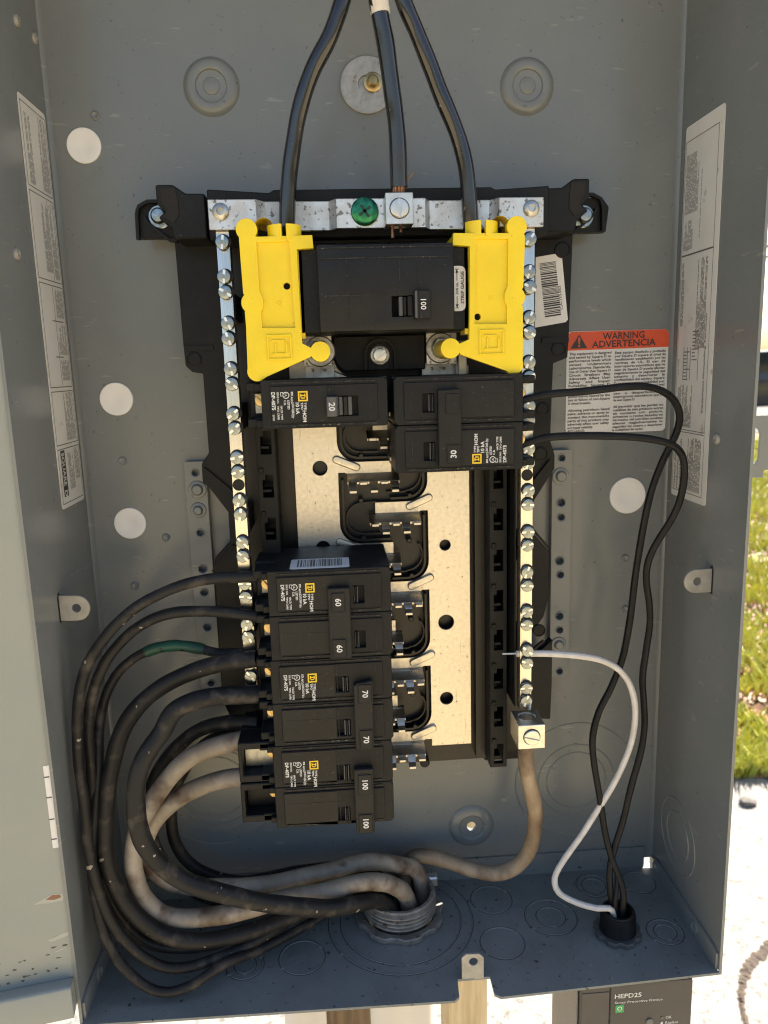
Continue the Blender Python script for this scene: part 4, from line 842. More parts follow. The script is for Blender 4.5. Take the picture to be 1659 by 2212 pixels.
# lower main plastic with the centre hex screw
MB().plate([(-29, 384), (23, 384), (23, 364.5), (-24, 364.5), (-27, 368), (-29, 372)], [], 25, 50).build('centre_block', 'black_plastic', base, bevel=.6)
MB().strip(arc(-3, 373, 8.6, 180, 0, 14)[0:0] + [(-11.4, 364.8)] + arc(-3, 373.2, 8.4, 180, 0, 14) + [(5.4, 364.8)], 1.2, 50, 54).build('screw_arch', 'black_plastic', base)
MB().strip([(-8.8, 364.8)] + arc(-3, 373.2, 5.8, 180, 0, 14) + [(2.8, 364.8)], .8, 50, 52).build('screw_arch', 'black_plastic', base)

def slotted_head(r, h, w, slot_a=0.0, hexr=None):
    """a screw head: round disc with two raised halves that leave a slot"""
    mb = MB(); mb.lathe([(r, 0), (r, h * .41), (0, h * .41)], (0, 0, 0), 'd', 24)
    for sgn in (0, 180):
        a = math.degrees(math.asin(min(.95, w / 2 / r))); n = 11; rows_ = []
        for rr, hh in ((r, .40), (r, .72), (r * .93, .90), (r * .72, .97), (r * .46, 1.0)):
            aa = math.degrees(math.asin(min(.95, w / 2 / rr)))
            rows_.append([(x, -h * hh, z) for x, z in arc(0, 0, rr, aa + sgn, 180 - aa + sgn, n - 1)])
        vs = [q for rw in rows_ for q in rw]
        fs = [(i * n + k, i * n + (k + 1) % n, (i + 1) * n + (k + 1) % n, (i + 1) * n + k) for i in range(4) for k in range(n)] + [tuple(range(4 * n, 5 * n))]
        mb.add(vs, fs)
    return mb
Z0V = Vector((0, 0, 0))
hexm = MB(); hexm.lathe([(5.6, 0), (5.6, 1.2), (5.2, 1.6), (0, 1.6)], (0, 0, 0), 'd', 26)
hexm.prism(circle(0, 0, 4.7, 6), lambda a, b, w: (a, -w, b), 1.2, 3.2)
inst('hex_screw', hexm.mesh('hex_screw', 'steel', Z0V, .2), base, (-3, -50.5, 373))
inst('screw_slot', slotted_head(3.9, 2.0, 1.3).mesh('screw_slot', 'lug_metal', Z0V), base, (-3, -53.2, 373), rot=(0, math.radians(-42), 0))

# =================================================================== bus bars with stabs
PIT = 50.8
def blade_mesh(x0, x1, sgn):
    """stab blade folded forward from a finger, front edge cut to tines bent up and down"""
    mb = MB(); th = 1.5
    def sheet(a0, a1, b0, b1, d0, z0, d1, z1):
        mb.add([(a0, -d0, z0 - th / 2), (a1, -d0, z0 - th / 2), (a1, -d0, z0 + th / 2), (a0, -d0, z0 + th / 2), (b0, -d1, z1 - th / 2), (b1, -d1, z1 - th / 2), (b1, -d1, z1 + th / 2), (b0, -d1, z1 + th / 2)],
               [(3, 2, 1, 0), (4, 5, 6, 7), (0, 1, 5, 4), (1, 2, 6, 5), (2, 3, 7, 6), (3, 0, 4, 7)])
    sheet(x0, x1, x0, x1, 31.4, .2, 34.5, -.6)
    sheet(x0, x1, x0, x1, 34.5, -.6, 43, -3.6)
    n = 5; w = (x1 - x0) / n
    for k in range(n):
        a, b = x0 + w * k + .5, x0 + w * (k + 1) - .5
        up = (k % 2 == (0 if sgn > 0 else 1)); zc = -2.6 if up else -6.6
        sheet(a, b, a + .3, b - .3, 42.8, -3.6, 46.5, zc)
        sheet(a + .3, b - .3, a + .5, b - .5, 46.4, zc, 50.5, zc - (.3 if up else 1.2))
    return mb
def bus(side, tops, ztop, zbot, label):
    # side +1: strip on the right with fingers to the left
    t = thing('bus_bar', (38 if side > 0 else -43, -32, zbot), label, 'bus bar', 'bus bars')
    f = (lambda a: a) if side > 0 else (lambda a: -a - 4.4)
    out = [(f(51), zbot), (f(51), ztop), (f(24.8), ztop)]
    for zt in tops:
        out += [(f(24.8), zt + 12.4)] + [(f(12.6 + 12.2 * math.cos(a)), zt + 12.4 + 12.4 * math.sin(a)) for a in [-k * math.pi / 16 for k in range(1, 8)]] + [(f(12.6), zt), (f(-7.6), zt), (f(-7.6), zt - 7.0), (f(20.4), zt - 7.0), (f(20.4), zt - 6.4), (f(24.8), zt - 6.4)]
    out += [(f(24.8), zbot)]
    holes = ([circle(35.4, 256.4, 3.4, 20), circle(35.4, 206.1, 4.9, 24), circle(35.0, 154.6, 4.2, 22), circle(35.2, 307.5, 4.5, 22)] if side > 0 else [circle(-40, 307.4, 4.5, 24), circle(-40.2, 258, 4.4, 24), circle(-40, 207, 4.4, 24), circle(-40.5, 358.5, 4.2, 24)])
    MB().plate(out, holes, 30.2, 32).build('strip', 'tin', t, bevel=.25)
    bm_ = blade_mesh(min(f(-11.5), f(19.6)), max(f(-11.5), f(19.6)), side).mesh('stab', 'tin', Z0V, .15)
    for zt in tops:
        inst('stab', bm_, t, (0, 0, zt - 7.8))
        a, b = (13.6, -3.2), (25.6, 1.9)
        MB().prism(slot(f(a[0]), zt + a[1], f(b[0]), zt + b[1], 2.4), lambda p_, q_, w: (p_, -w, q_), 31.6, 34.2).build('embossed_rib', 'tin', t, bevel=1.3, seg=3)
    return t
bus(1, [336.0, 285.2, 234.5, 183.8, 133.1], 366, 121.9, 'right tin plated bus bar with fingers reaching left')
bus(-1, [361.0, 310.5, 259.8, 209.1, 158.4], 371, 128, 'left tin plated bus bar with fingers reaching right')
# curved plastic walls that keep the two bars apart
for zt in (285.2, 234.5, 183.8, 133.1):
    pth = [(2, zt + 2.2), (12.4, zt + 2.4)] + arc(12.4, zt + 12.6, 10.0, -85, 0, 8) + [(22.4, zt + 30), (22.4, zt + 42)]
    MB().strip(pth, 1.3, 25, 33.5).build('insulating_wall', 'brown_plastic', base)
    MB().strip([(0, zt + 5.6), (10.8, zt + 5.6)] + arc(11, zt + 16.5, 10.4, -85, 40, 10), .9, 25, 30).build('insulating_wall', 'brown_plastic', base)
    for px_, pz_ in ((14, zt + 3.6), (13, zt + 26)): MB().lathe([(1.7, 25), (1.7, 33), (1.2, 33.6), (0, 33.6)], (px_, 0, pz_), 'd', 12).build('post_pin', 'brown_plastic', base)
for zt in (310.5, 259.8, 209.1):
    m2 = lambda a: -a - 4.4
    pth = [(m2(a), b) for a, b in [(-6, zt + 2.4), (12.4, zt + 2.4)] + arc(12.4, zt + 12.6, 10.0, -85, 0, 8) + [(22.4, zt + 30), (22.4, zt + 40)]]
    MB().strip(pth, 1.3, 25, 33.5).build('insulating_wall', 'brown_plastic', base)
    MB().strip([(m2(a), b) for a, b in [(0, zt + 5.6), (10.8, zt + 5.6)] + arc(11, zt + 15.4, 9.6, -85, 85, 12) + [(2, zt + 25.4)]], .9, 25, 31).build('insulating_wall', 'brown_plastic', base)
    for px_, pz_ in ((-15, zt + 3.6), (-16, zt + 27)): MB().lathe([(1.7, 25), (1.7, 33), (1.2, 33.6), (0, 33.6)], (px_, 0, pz_), 'd', 12).build('post_pin', 'brown_plastic', base)
MB().lathe([(3.2, 25), (3.2, 32), (2.6, 32.8), (0, 32.8)], (20, 0, 110), 'd', 16).build('post_pin', 'black_plastic', base)

# lug plates feeding the bars, with bolts under the yellow covers
for sx, x0, x1, zc, cx in ((-1, -46, -30, 368, -36.7), (1, 23.6, 41, 367, 31.8)):
    t = thing('lug_plate', ((x0 + x1) / 2, -50, zc), 'tin lug plate under the %s yellow cover' % ('left' if sx < 0 else 'right'), 'lug plate', 'lug plates')
    MB().box(x0, x1, 48, 50, zc, 386).build('plate', 'tin_strap', t, bevel=.2)
    MB().box(x0 + (0 if sx < 0 else -1), x1 + (1 if sx < 0 else 6), 33, 34.5, 358, zc + 1).build('lower_plate', 'tin_strap', t, bevel=.2)
    if sx > 0: MB().box(42, 47, 40, 49, 352, 380).build('side_post', 'lug_metal', t, bevel=.5)
    MB().lathe([(8.6, 50), (8.6, 51.5), (8.0, 52), (5.8, 52), (5.6, 56)], (cx, 0, 376), 'd', 30).build('washer', 'steel', t)
    MB().prism(circle(cx, 376, 6.2, 6), lambda a, b, w: (a, -w, b), 51, 58).build('hex_bolt', 'steel', t, bevel=.4)

# =================================================================== neutral bars, cross strap and lugs
scr_me = slotted_head(3.55, 2.3, 1.5).mesh('screw', 'zinc', Z0V)
shade_me = MB().lathe([(3.9, 0), (3.9, .35), (3.3, .5), (0, .5)], (0, 0, 0), 'd', 20).mesh('screw_shade', 'groove_dirt_and_shade', Z0V)  # dark disc set off-centre: the shadow crescent round each screw, painted in
sl_me = MB().box(-3.5, 3.5, 0, .75, -.72, .72).mesh('screw_slot', 'zinc_slot_lit', Z0V)  # slot plate paler than the head: light in the slot put into its colour
sq_me = MB().box(-1.0, 1.0, 0, .72, -1.0, 1.0).mesh('square_recess', 'zinc_dull', Z0V)
def neutral(xc, zlo, zhi, z_first, n, label, singles, hole):
    t = thing('neutral_bar', (xc, -65, zlo), label, 'neutral bar', 'neutral bars')
    zs = [z_first - 23.81 * k - d_ for k in range(n) for d_ in (0, 7.94)] + singles
    MB().box(xc - 3.45, xc + 3.45, 60, 69, zlo, zhi).build('bar', 'bar_metal', t, bevel=.5, seg=2)
    MB().lathe([(3.3, 69.0), (3.3, 69.25), (2.9, 69.3), (2.8, 69.1), (0, 69.1)], (xc, 0, hole), 'd', 20).build('empty_hole', 'hole_dark', t)
    r_ = random.Random(int(xc * 10))
    for z in zs:
        if z < zlo + 4: continue
        sx_ = xc + r_.uniform(-.3, .3); sd_ = 69.9 + r_.uniform(0, 1.0); sa_ = r_.uniform(0, 3.14)
        inst('screw', scr_me, t, (sx_, -sd_, z), rot=(0, sa_, 0))
        inst('screw_shade', shade_me, t, (xc + .35, -69.05, z + .45))
        sk_ = inst('screw_slot', sl_me, t, (sx_, -sd_ - .9, z), rot=(0, sa_, 0)); inst('square_recess', sq_me, t, (sx_, -sd_ - 1.62, z), rot=(0, sa_, 0))
    for z in range(int(zlo) + 30, int(zhi), 60): MB().box(xc - 2.8, xc + 2.8, 22, 60, z, z + 14).build('support', 'black_plastic', t)
neutral(-84.5, 184, 438.6, 415.2, 10, 'left neutral bar with paired screws beside the left breakers', [432.4], 304.6)
neutral(77.4, 161, 437.6, 414.2, 11, 'right neutral bar with paired screws ending in a lug', [431.0], 303.9)

stp = thing('neutral_strap', (CXM, -70, 437), 'silver cross strap joining the two neutral bars at the top', 'strap')
prof = [(-90.7, 72), (-66, 72), (-62, 66), (-28.5, 66), (-24.8, 72), (22, 72), (24.6, 66), (57, 66), (61, 72), (84.8, 72)]
pr2 = prof + [(a, b - 2.2) for a, b in prof[::-1]]
MB().prism([(a, b) for a, b in pr2], lambda a, b, w: (a, -b, w + (-.008 * (a + 90))), 438.5, 453.4).build('strap', 'tin_strap', stp, bevel=.35)
def torx(c, m, r=4.4):
    o = MB().lathe([(r, 0), (r * .98, 1.0), (r * .75, 2.0), (r * .45, 2.3), (r * .42, .9), (0, .9)], c, 'd', 24).build('screw', m, stp)
torx((-84.2, -72, 447.2), 'steel'); torx((77.9, -72, 446.2), 'steel')
gs = MB().lathe([(7.2, 0), (7.2, 1.2), (6.4, 2.0), (4, 2.6), (0, 2.8)], (-10.1, -72, 446), 'd', 30).build('bonding_screw', 'green_screw', stp)
for a_ in (35, 125):
    ca, sa = math.cos(math.radians(a_)), math.sin(math.radians(a_))
    MB().prism([(-10.1 + ca * 3.6 - sa * .7, 446 + sa * 3.6 + ca * .7), (-10.1 - ca * 3.6 - sa * .7, 446 - sa * 3.6 + ca * .7), (-10.1 - ca * 3.6 + sa * .7, 446 - sa * 3.6 - ca * .7), (-10.1 + ca * 3.6 + sa * .7, 446 + sa * 3.6 - ca * .7)], lambda a, b, w: (a, -w, b), 74.0, 74.82).build('cross_recess', 'green_dark', gs)

def lug(name, x0, x1, z0, z1, d0, d1, label, hole_axis_r, slot_deg):
    t = thing(name, ((x0 + x1) / 2, -(d0 + d1) / 2, z0), label, 'lug', 'set screw lugs')
    cx, cd = (x0 + x1) / 2, d0 + (d1 - d0) * .42; r = hole_axis_r
    MB().plate(rect(x0, x1, d0, d1), [circle(cx, cd, r, 24)], z0, z1, fn=lambda a, b, w: (a, -b, w)).build('block', 'lug_metal', t, bevel=.3)
    MB().lathe([(r + .05, z0 + .5), (r - .2, z0 + .5), (r - .2, z1 - .5), (r + .05, z1 - .5)], (cx, -cd, 0), 'z', 24).build('bore', 'steel', t)
    inst('set_screw', slotted_head(4.6, 1.6, 1.5).mesh('set_screw', 'lug_metal', Z0V), t, (cx, -d1 - .05, (z0 + z1) / 2), rot=(0, math.radians(slot_deg), 0))
    MB().lathe([(5.1, d1), (5.1, d1 + .15), (4.7, d1 + .15), (4.7, d1)], (cx, 0, (z0 + z1) / 2), 'd', 26).build('screw_ring', 'hole_dark', t)
    return t
lug('wire_lug', -.3, 13.7, 436.8, 452.0, 72, 88, 'square silver lug on the strap holding the middle top cable', 4.6, 90)
lug('wire_lug', 68.9, 84.8, 145.0, 159.9, 66, 86, 'square silver lug at the foot of the right neutral bar', 5.0, 15)

# =================================================================== yellow covers
def tangent_blob(loop, circles, d0, d1, name, parent, holes=()):
    """outline with round heads: plate for the body, discs for the heads, all one thickness"""
    mb = MB().plate(loop, holes, d0, d1)
    return mb.build(name, 'yellow', parent, bevel=.5, seg=2)
def dlogo(mb, x0, x1, z0, z1, d, t, mir=False):
    """square frame with a D inside, as thin raised bars; returns list of loops (prisms)"""
    f = lambda a, b, w: (a, -w, b)
    for q in (rect(x0, x1, z0, z0 + t), rect(x0, x1, z1 - t, z1), rect(x0, x0 + t, z0 + t, z1 - t), rect(x1 - t, x1, z0 + t, z1 - t)): mb.prism(q, f, d, d + .9)
    w = x1 - x0; h = z1 - z0; a0, a1, b0, b1 = x0 + w * .2, x1 - w * .18, z0 + h * .2, z1 - h * .2
    for q in (rect(a0, a1 - w * .12, b1 - t, b1), rect(a0, a1 - w * .12, b0, b0 + t), rect(a0 + w * .1, a0 + w * .1 + t, b0 + t, b1 - t), rect(a1 - t, a1, b0 + w * .12, b1 - w * .12),
              [(a1 - w * .12, b1 - t), (a1 - t, b1 - w * .12), (a1, b1 - w * .12), (a1 - w * .12, b1)], [(a1 - w * .12, b0), (a1, b0 + w * .12), (a1 - t, b0 + w * .12), (a1 - w * .12, b0 + t)]):
        mb.prism(q, f, d, d + .9)
    return mb
def yellow_cover(sx):
    n = 'left' if sx < 0 else 'right'
    t = thing('insulating_cover', (sx * 57 + CXM, -80, 360), 'yellow plastic lug cover on the %s of the main breaker' % n, 'cover', 'yellow lug covers')
    if sx < 0:
        body = [(-64.9, 432.1), (-37.6, 432.4), (-37.2, 426.2), (-45.6, 425.7), (-45.1, 379.5), (-41.0, 377.2)] + arc(-36.0, 375.1, 5.2, 155, -155, 16) + [(-41.4, 372.4), (-64.6, 363.0)] \
            + arc(-69.0, 365.9, 5.0, -50, -200, 10) + [(-73.2, 388.7), (-73.4, 396.0)] + arc(-69.5, 400.2, 5.4, 228, 132, 6) + [(-73.6, 405), (-74.0, 427.5)] + arc(-70.1, 435.6, 5.3, 222, -38, 16)
        rec = [(-65.6, 429.5), (-49.3, 429.6), (-48.3, 387.3), (-65.0, 387.7), (-65.2, 395.6), (-63.8, 398.3), (-63.8, 402.3), (-65.3, 405.5)]
        hole = (-51.6, 408.2); pin = (-36, 375.1); lg = (-63.2, -50.3, 371.3, 384.3); cab = -51.6; back = (-61.8, 437)
    else:
        body = [(62.2, 431.6), (33.9, 432.1), (33.5, 426.5), (42.2, 425.6), (41.6, 379.3), (37.0, 377.4)] + arc(31.8, 374.9, 5.2, 25, 335, 16) + [(37.0, 371.6), (61.9, 362.2)] \
            + arc(65.1, 365.5, 5.1, -130, 20, 10) + [(70.0, 372), (69.9, 395.6)] + arc(65.6, 399.9, 5.4, -48, 48, 6) + [(70.0, 404.5), (70.8, 429)] + arc(66.5, 434.7, 5.2, -42, 220, 16)
        rec = [(45.3, 429.2), (62.1, 428.8), (61.8, 405.3), (60.2, 402), (60.2, 398), (61.5, 395.3), (61.4, 386.6), (44.4, 387.0)]
        hole = (46.4, 390.6); pin = (31.8, 374.9); lg = (46.6, 59.9, 370.8, 384); cab = 49.2; back = (58.8, 436)
    MB().plate(body, [rec], 85.6, 88).build('front', 'yellow', t, bevel=.45, seg=2)
    MB().plate(body, [circle(*hole, 1.75, 16)], 83.4, 86).build('backing', 'yellow', t)
    MB().lathe([(1.8, 83), (1.8, 86.05)], (hole[0], 0, hole[1]), 'd', 14).build('probe_hole', 'hole_dark', t)
    MB().lathe([(1.75, 82.2), (0, 82.2)], (hole[0], 0, hole[1]), 'd', 14).build('probe_hole', 'hole_dark', t)
    MB().lathe([(1.2, 86), (1.1, 86.3), (.8, 86.3), (.75, 86.05), (0, 86.05)], (-56.2 if sx < 0 else 53.5, 0, 400), 'd', 14).build('gate_mark', 'yellow', t)
    dlogo(MB(), *lg, 87.9, 1.1).build('maker_mark', 'yellow', t, bevel=.2)
    MB().lathe([(5.1, 58), (5.1, 84)], (pin[0], 0, pin[1]), 'd', 26).build('bolt_plug', 'yellow', t)
    MB().lathe([(4.8, 66), (4.8, 84)], (back[0], 0, back[1]), 'd', 26).build('locating_peg', 'yellow', t)
    e = body
    # rim walls running back from the outline top, and the split collar round the cable
    x0, x1 = (-64.5, -37.8) if sx < 0 else (34.0, 62.0)
    MB().box(x0, x1, 62, 84, 428.5, 431.6).build('top_wall', 'yellow', t, bevel=.3)
    so = (-45.8, -43.4) if sx < 0 else (40.0, 42.4)
    MB().box(so[0], so[1], 70, 84, 382, 425.5).build('side_wall', 'yellow', t)
    for a0, a1 in ((-160, -98), (-82, -20)):
        lp = arc(cab, 80, 9.0, a0 + 180, a1 + 180, 10); li = arc(cab, 80, 6.6, a1 + 180, a0 + 180, 10)
        MB().prism([(p_, q_) for p_, q_ in lp + li], lambda a, b, w: (a, -b, w), 430.5, 438).build('collar', 'yellow', t)
yellow_cover(-1); yellow_cover(1)

# =================================================================== breakers
def breaker(name, label, side, poles, xin, xout, ztop, face, amps, handle, printed, long_tab=0.0):
    """side -1: left column (terminals to the left); side +1: right column. handle: dict of measured x/z ranges"""
    W = 25.4; zb = ztop - W * poles
    t = thing(name, ((xin + xout) / 2, -60, zb), label, 'breaker', 'branch breakers')
    s_ = 1 if xout > xin else -1                      # outward direction
    fx = lambda L: xin + s_ * L
    LL = abs(xout - xin)
    fn = lambda a, b, w: (fx(a), -b, w)
    for k in range(poles):
        z1 = ztop - W * k - .15; z0 = z1 - W + .3
        pro = [(0, 36), (0, 88.0), (LL - 1.5, 88.0), (LL - 1.5, 72), (LL - 6, 72), (LL - 6, 67), (LL + 8.5 + long_tab, 67), (LL + 8.5 + long_tab, 44), (LL - 2, 40), (LL - 2, 36)]
        MB().prism(pro, fn, z0, z1).build('case', 'case_smooth' if k == 0 and poles == 2 else 'case_plastic', t, bevel=.5)
        # face moulding with the handle opening cut through it
        wx0, wx1, wz0, wz1 = handle['win'][k]
        a0, a1 = sorted((fx(0), fx(LL)))
        MB().plate([(a0 + (1.6 if s_ > 0 else 0), z0), (a1 - (1.6 if s_ < 0 else 0), z0), (a1, z0 + 2.0), (a1, z1 - 2.0), (a1 - (1.6 if s_ < 0 else 0), z1), (a0 + (1.6 if s_ > 0 else 0), z1), (a0, z1 - 2.0), (a0, z0 + 2.0)],
                   [rect(wx0, wx1, wz0, wz1)], 88.0, face - .9).build('face', 'case_plastic', t, bevel=.3)
        b0, b1 = sorted((fx(5.2), fx(LL - 4.8)))
        MB().plate(rect(b0, b1, z0 + 2.9, z1 - 3.1), [rect(wx0 - .02, wx1 + .02, wz0 - .02, wz1 + .02)], face - .9, face).build('raised_face', 'case_plastic', t, bevel=.25)
        q0, q1 = sorted((fx(LL * .36 + 8), fx(LL - 5.2)))
        MB().plate(rect(q0, q1, z0 + 3.3, z1 - 3.5), [], face, face + .22).build('label_panel', 'case_smooth', t)
        MB().box(wx0, wx1, 86, 88.1, wz0, wz1).build('opening_floor', 'hole_dark', t)
        # ridge lines either side of the raised face
        for zz in (z0 + 1.2, z1 - 2.0): MB().box(b0 + 1, b1 - 1, face - .95, face - .35, zz, zz + .8).build('edge_ridge', 'case_dusty', t)
        ml = 'case_dusty'; xm = fx(LL * .36 + 6.5)
        MB().box(xm - .15, xm + .15, face, face + .14, z0 + 3.2, z1 - 3.4).build('moulding_line', ml, t)
        if not (printed and printed[2] > z0 - 1 and printed[3] < z1 + 1): MB().box(q0 + .2, q1 - .2, face + .22, face + .32, (z0 + z1) / 2 + 2.6, (z0 + z1) / 2 + 2.9).build('moulding_line', ml, t)
        xe = fx(9.0)
        MB().box(xe - .15, xe + .15, face, face + .14, z0 + 3.2, z1 - 3.4).build('moulding_line', ml, t)
        # handle stub inside the opening
        hx0, hx1 = handle['stub'][k]
        for j in range(3):
            e0 = hx0 + (hx1 - hx0) * j / 3; e1 = e0 + (hx1 - hx0) / 3 - .3
            MB().box(e0, e1, 87, face - .2 + (1.0 if j == 1 else 0), wz0 + .4, wz1 - .4).build('handle_stub', 'grey_plastic' if j != 1 else 'case_smooth', t, bevel=.25)
        # terminal fork at the outer end
        for zz0, zz1 in ((z0 + .8, z0 + 5.2), (z1 - 5.6, z1 - 1.2)):
            f0, f1 = sorted((fx(LL - 3), fx(LL + 8.2)))
            MB().box(f0, f1, 67, 84, zz0, zz1).build('terminal_fork', 'case_plastic', t, bevel=.5)
            f0, f1 = sorted((fx(LL - 1), fx(LL + 3.5)))
            MB().box(f0, f1, 84, 87.5, zz0 + .2, zz1 - .6).build('fork_step', 'case_plastic', t, bevel=.4)
        zc = (z0 + z1) / 2
        p0, p1 = sorted((fx(LL - 3), fx(LL + 5.5)))
        MB().box(p0, p1, 67, 69.5, zc - 5.5, zc + 5.5).build('terminal_plate', 'zinc_dull', t, bevel=.3)
        if long_tab:
            l0, l1 = sorted((fx(LL - .5), fx(LL + 20.5)))
            MB().plate(rect(l0, l1, z0 + .3, z1 - .3), [rect(l0 + 2.2, l1 - 1.5, z0 + 4.5, z1 - 4.5)], 66, 84).build('lug_box', 'case_plastic', t, bevel=.5)
            MB().box(l0 + 2.2, l1 - 1.5, 66, 74, z0 + 4.6, z1 - 4.6).build('lug_block', 'zinc_dull' if k == 0 else 'case_smooth', t, bevel=.6)
        inst('terminal_screw', slotted_head(3.6, 2.4, 1.2).mesh('terminal_screw', 'brass', Z0V), t, (fx(LL + 1.2), -75.5, zc + 2.2), rot=(0, .9 + k, 0))
        # spring clip edge on the stab end
        MB().box(*sorted((fx(-.6), fx(3.0))), 40, 60, z0 + 3, z0 + 5).build('stab_jaw', 'tin', t)
    # handle bodies
    if poles == 1:
        h = handle['pad']
        hb = MB().prism([(h[0], 88), (h[0], face + 4.2), (h[0] + .8, face + 5.0), (h[1] - .6, face + 5.0), (h[1], face + 4.0), (h[1] + 1.2, 88)], lambda a, b, w: (a, -b, w), h[2], h[3]).build('handle', 'grey_plastic', t, bevel=.3)
        hd_ = face + 5.05; pads = [h]
    else:
        x0, x1, z0, z1 = handle['tie']
        dx, dz = handle.get('skew', (0, 0))
        pr = [(x0, z1), (x1, z1 + dz), (x1, z0 + dz), (x0, z0)] if dx == 0 else [(x0, z1 - dx), (x1, z1), (x1, z0 + dx), (x0, z0)]
        hb = MB().plate(pr, [], face + .4, face + 4.2).build('handle_tie', 'case_smooth', t, bevel=.5)
        MB().box(x0 + 1.5, x1 - 1.5, 88, face + .5, z0 + 4, z1 - 4).build('tie_web', 'hole_dark', hb)
        pads = handle['pads']; hd_ = face + 4.85
        for p in pads:
            MB().plate(rect(*p), [], face + 4.2, face + 4.8).build('handle_pad', 'case_smooth', hb, bevel=.2)
            MB().plate(rect(p[0] - .8, p[1] + .8, p[2] - .8, p[3] + .8), [rect(p[0] - .15, p[1] + .15, p[2] - .15, p[3] + .15)], face + 4.2, face + 4.28).build('pad_groove', 'hole_dark', hb)
    u, v = (DN, X) if side < 0 else (UP, NX)
    for k, p in enumerate(pads):
        if amps[k] is None: continue
        xc = (p[0] + p[1]) / 2; zc = (p[2] + p[3]) / 2
        nm = MB(); put_text(nm, amps[k], (xc + (-1.45 if side < 0 else 1.45), -hd_ - .12, zc), u, v, 4.4, bold=.022, anchor='c')
        nm.build('rating_number', 'print_white', hb)
    # printed block: logo plus approvals
    if printed:
        x0, x1, z0, z1 = printed                     # x0..x1 left to right, z0..z1 low to high
        yy = -face - .32
        L = abs(x1 - x0); H = z1 - z0
        # block coordinates: a along reading direction (0..H), b upwards across lines (0..L)
        if side < 0: o = Vector((x0, yy, z1))
        else: o = Vector((x1, yy, z0))
        lg_ = MB(); q0 = L - 5.0; sz = 5.2
        frame_loop(lg_, 0, sz, q0, q0 + 5.0, .75, o, u, v)
        for aa, bb, cc, dd in ((1.35, sz - 2.0, 1.2, 1.75), (1.35, sz - 2.0, 3.3, 3.85), (1.9, 2.5, 1.75, 3.3), (sz - 1.95, sz - 1.35, 1.6, 3.45)):
            flat(lg_, [(aa, q0 + cc), (bb, q0 + cc), (bb, q0 + dd), (aa, q0 + dd)], o, u, v)
        lg_.build('maker_mark', 'print_yellow', t)
        tp = MB(); U_ = Vector(u); V2 = Vector(v)
        def T(s, a, b, size, w=None, bold=.022): put_text(tp, s, o + U_ * a + V2 * b, u, v, size, width=w, bold=bold)
        T('TYPE', sz + .6, q0 + 2.9, 1.7); T('TIPO', sz + .6, q0 + 1.2, 1.7); T('HOM', sz + 4.8, q0 + 2.0, 2.6, bold=.03)
        T('10 kA', sz + .6, q0 - 1.4, 2.6, bold=.03); T('120/240 V~', sz + .6, q0 - 3.3, 1.6, w=H - sz - 1.6)
        T('Al/Cu', 2.6, L * .53, 1.5); T('Cu', H - 3.2, L * .53, 1.5)
        for a_ in (.2, H - 5.4): frame_loop(tp, a_, a_ + 1.9, L * .54, L * .54 + 1.0, .3, o, u, v)
        flat_ring(tp, 1.9, L * .40, 1.35, 1.75, o, u, v, 18); T('UL', .95, L * .40 - .6, 1.5)
        T('LISTED', 4.4, L * .43, 1.6); T('C.B.', 4.4, L * .335, 1.6)
        frame_loop(tp, .3, 2.3, L * .245, L * .245 + 1.5, .28, o, u, v)
        T('HACR TYPE', H - 7.6, L * .235, 1.45, w=7.2); T('TIPO CARR', H - 7.6, L * .14, 1.45, w=7.2)
        T('ISSUE NO.', .2, L * .15, 1.35); T('DP-4075', .2, 0, 2.6, bold=.028)
        if poles == 1: T('SWD', H - 3.2, .1, 1.4)
        tp.build('approval_print', 'print_white', t)
    return t
FACE = 92.0
breaker('circuit_breaker', 'single pole black breaker marked 20 in the upper left', -1, 1, -2.2, -67.4, 361.5, FACE, ['20'],
        dict(win=[(-34.1, -17.6, 342.0, 352.3)], stub=[(-27.6, -20.5)], pad=(-34.0, -28.5, 342.1, 352.2)), (-62.0, -43.4, 340.6, 355.4))
breaker('circuit_breaker', 'double pole black breaker marked 30 in the upper right', 1, 2, 1.2, 69.4, 361.3, FACE, [None, '30'],
        dict(win=[(16.0, 22.2, 342.4, 352.2), (16.2, 22.4, 317.0, 326.8)], stub=[(19.2, 22.0), (19.4, 22.2)], tie=(23.6, 35.8, 313.6, 354.0), pads=[(27.6, 34.4, 341.5, 351.8), (27.9, 34.6, 315.8, 325.4)]), (41.9, 60.2, 314.5, 328.9))
b60 = breaker('circuit_breaker', 'double pole black breaker marked 60, topmost of the lower left three', -1, 2, -3.2, -69.9, 260.1, FACE, ['60', '60'],
        dict(win=[(-23.9, -17.9, 240.3, 250.4), (-24.0, -18.0, 214.7, 224.7)], stub=[(-23.7, -21), (-23.8, -21.2)], tie=(-37.7, -25.8, 210.4, 250.6), pads=[(-35.6, -28.8, 237.8, 248.0), (-36.0, -29.0, 211.6, 221.8)]), (-62.7, -44.6, 238.2, 253.0))
breaker('circuit_breaker', 'double pole black breaker marked 70, middle of the lower left three', -1, 2, -4.0, -71.0, 209.3, FACE, ['70', '70'],
        dict(win=[(-35.4, -28.2, 189.3, 198.6), (-35.6, -28.0, 163.0, 173.0)], stub=[(-31.6, -28.4), (-31.6, -28.2)], tie=(-25.8, -15.4, 155.8, 197.0), skew=(2.4, 0), pads=[(-23.0, -16.0, 184.3, 195.0), (-23.1, -16.4, 157.0, 168.0)]), (-63.8, -45.7, 186.2, 201.4))
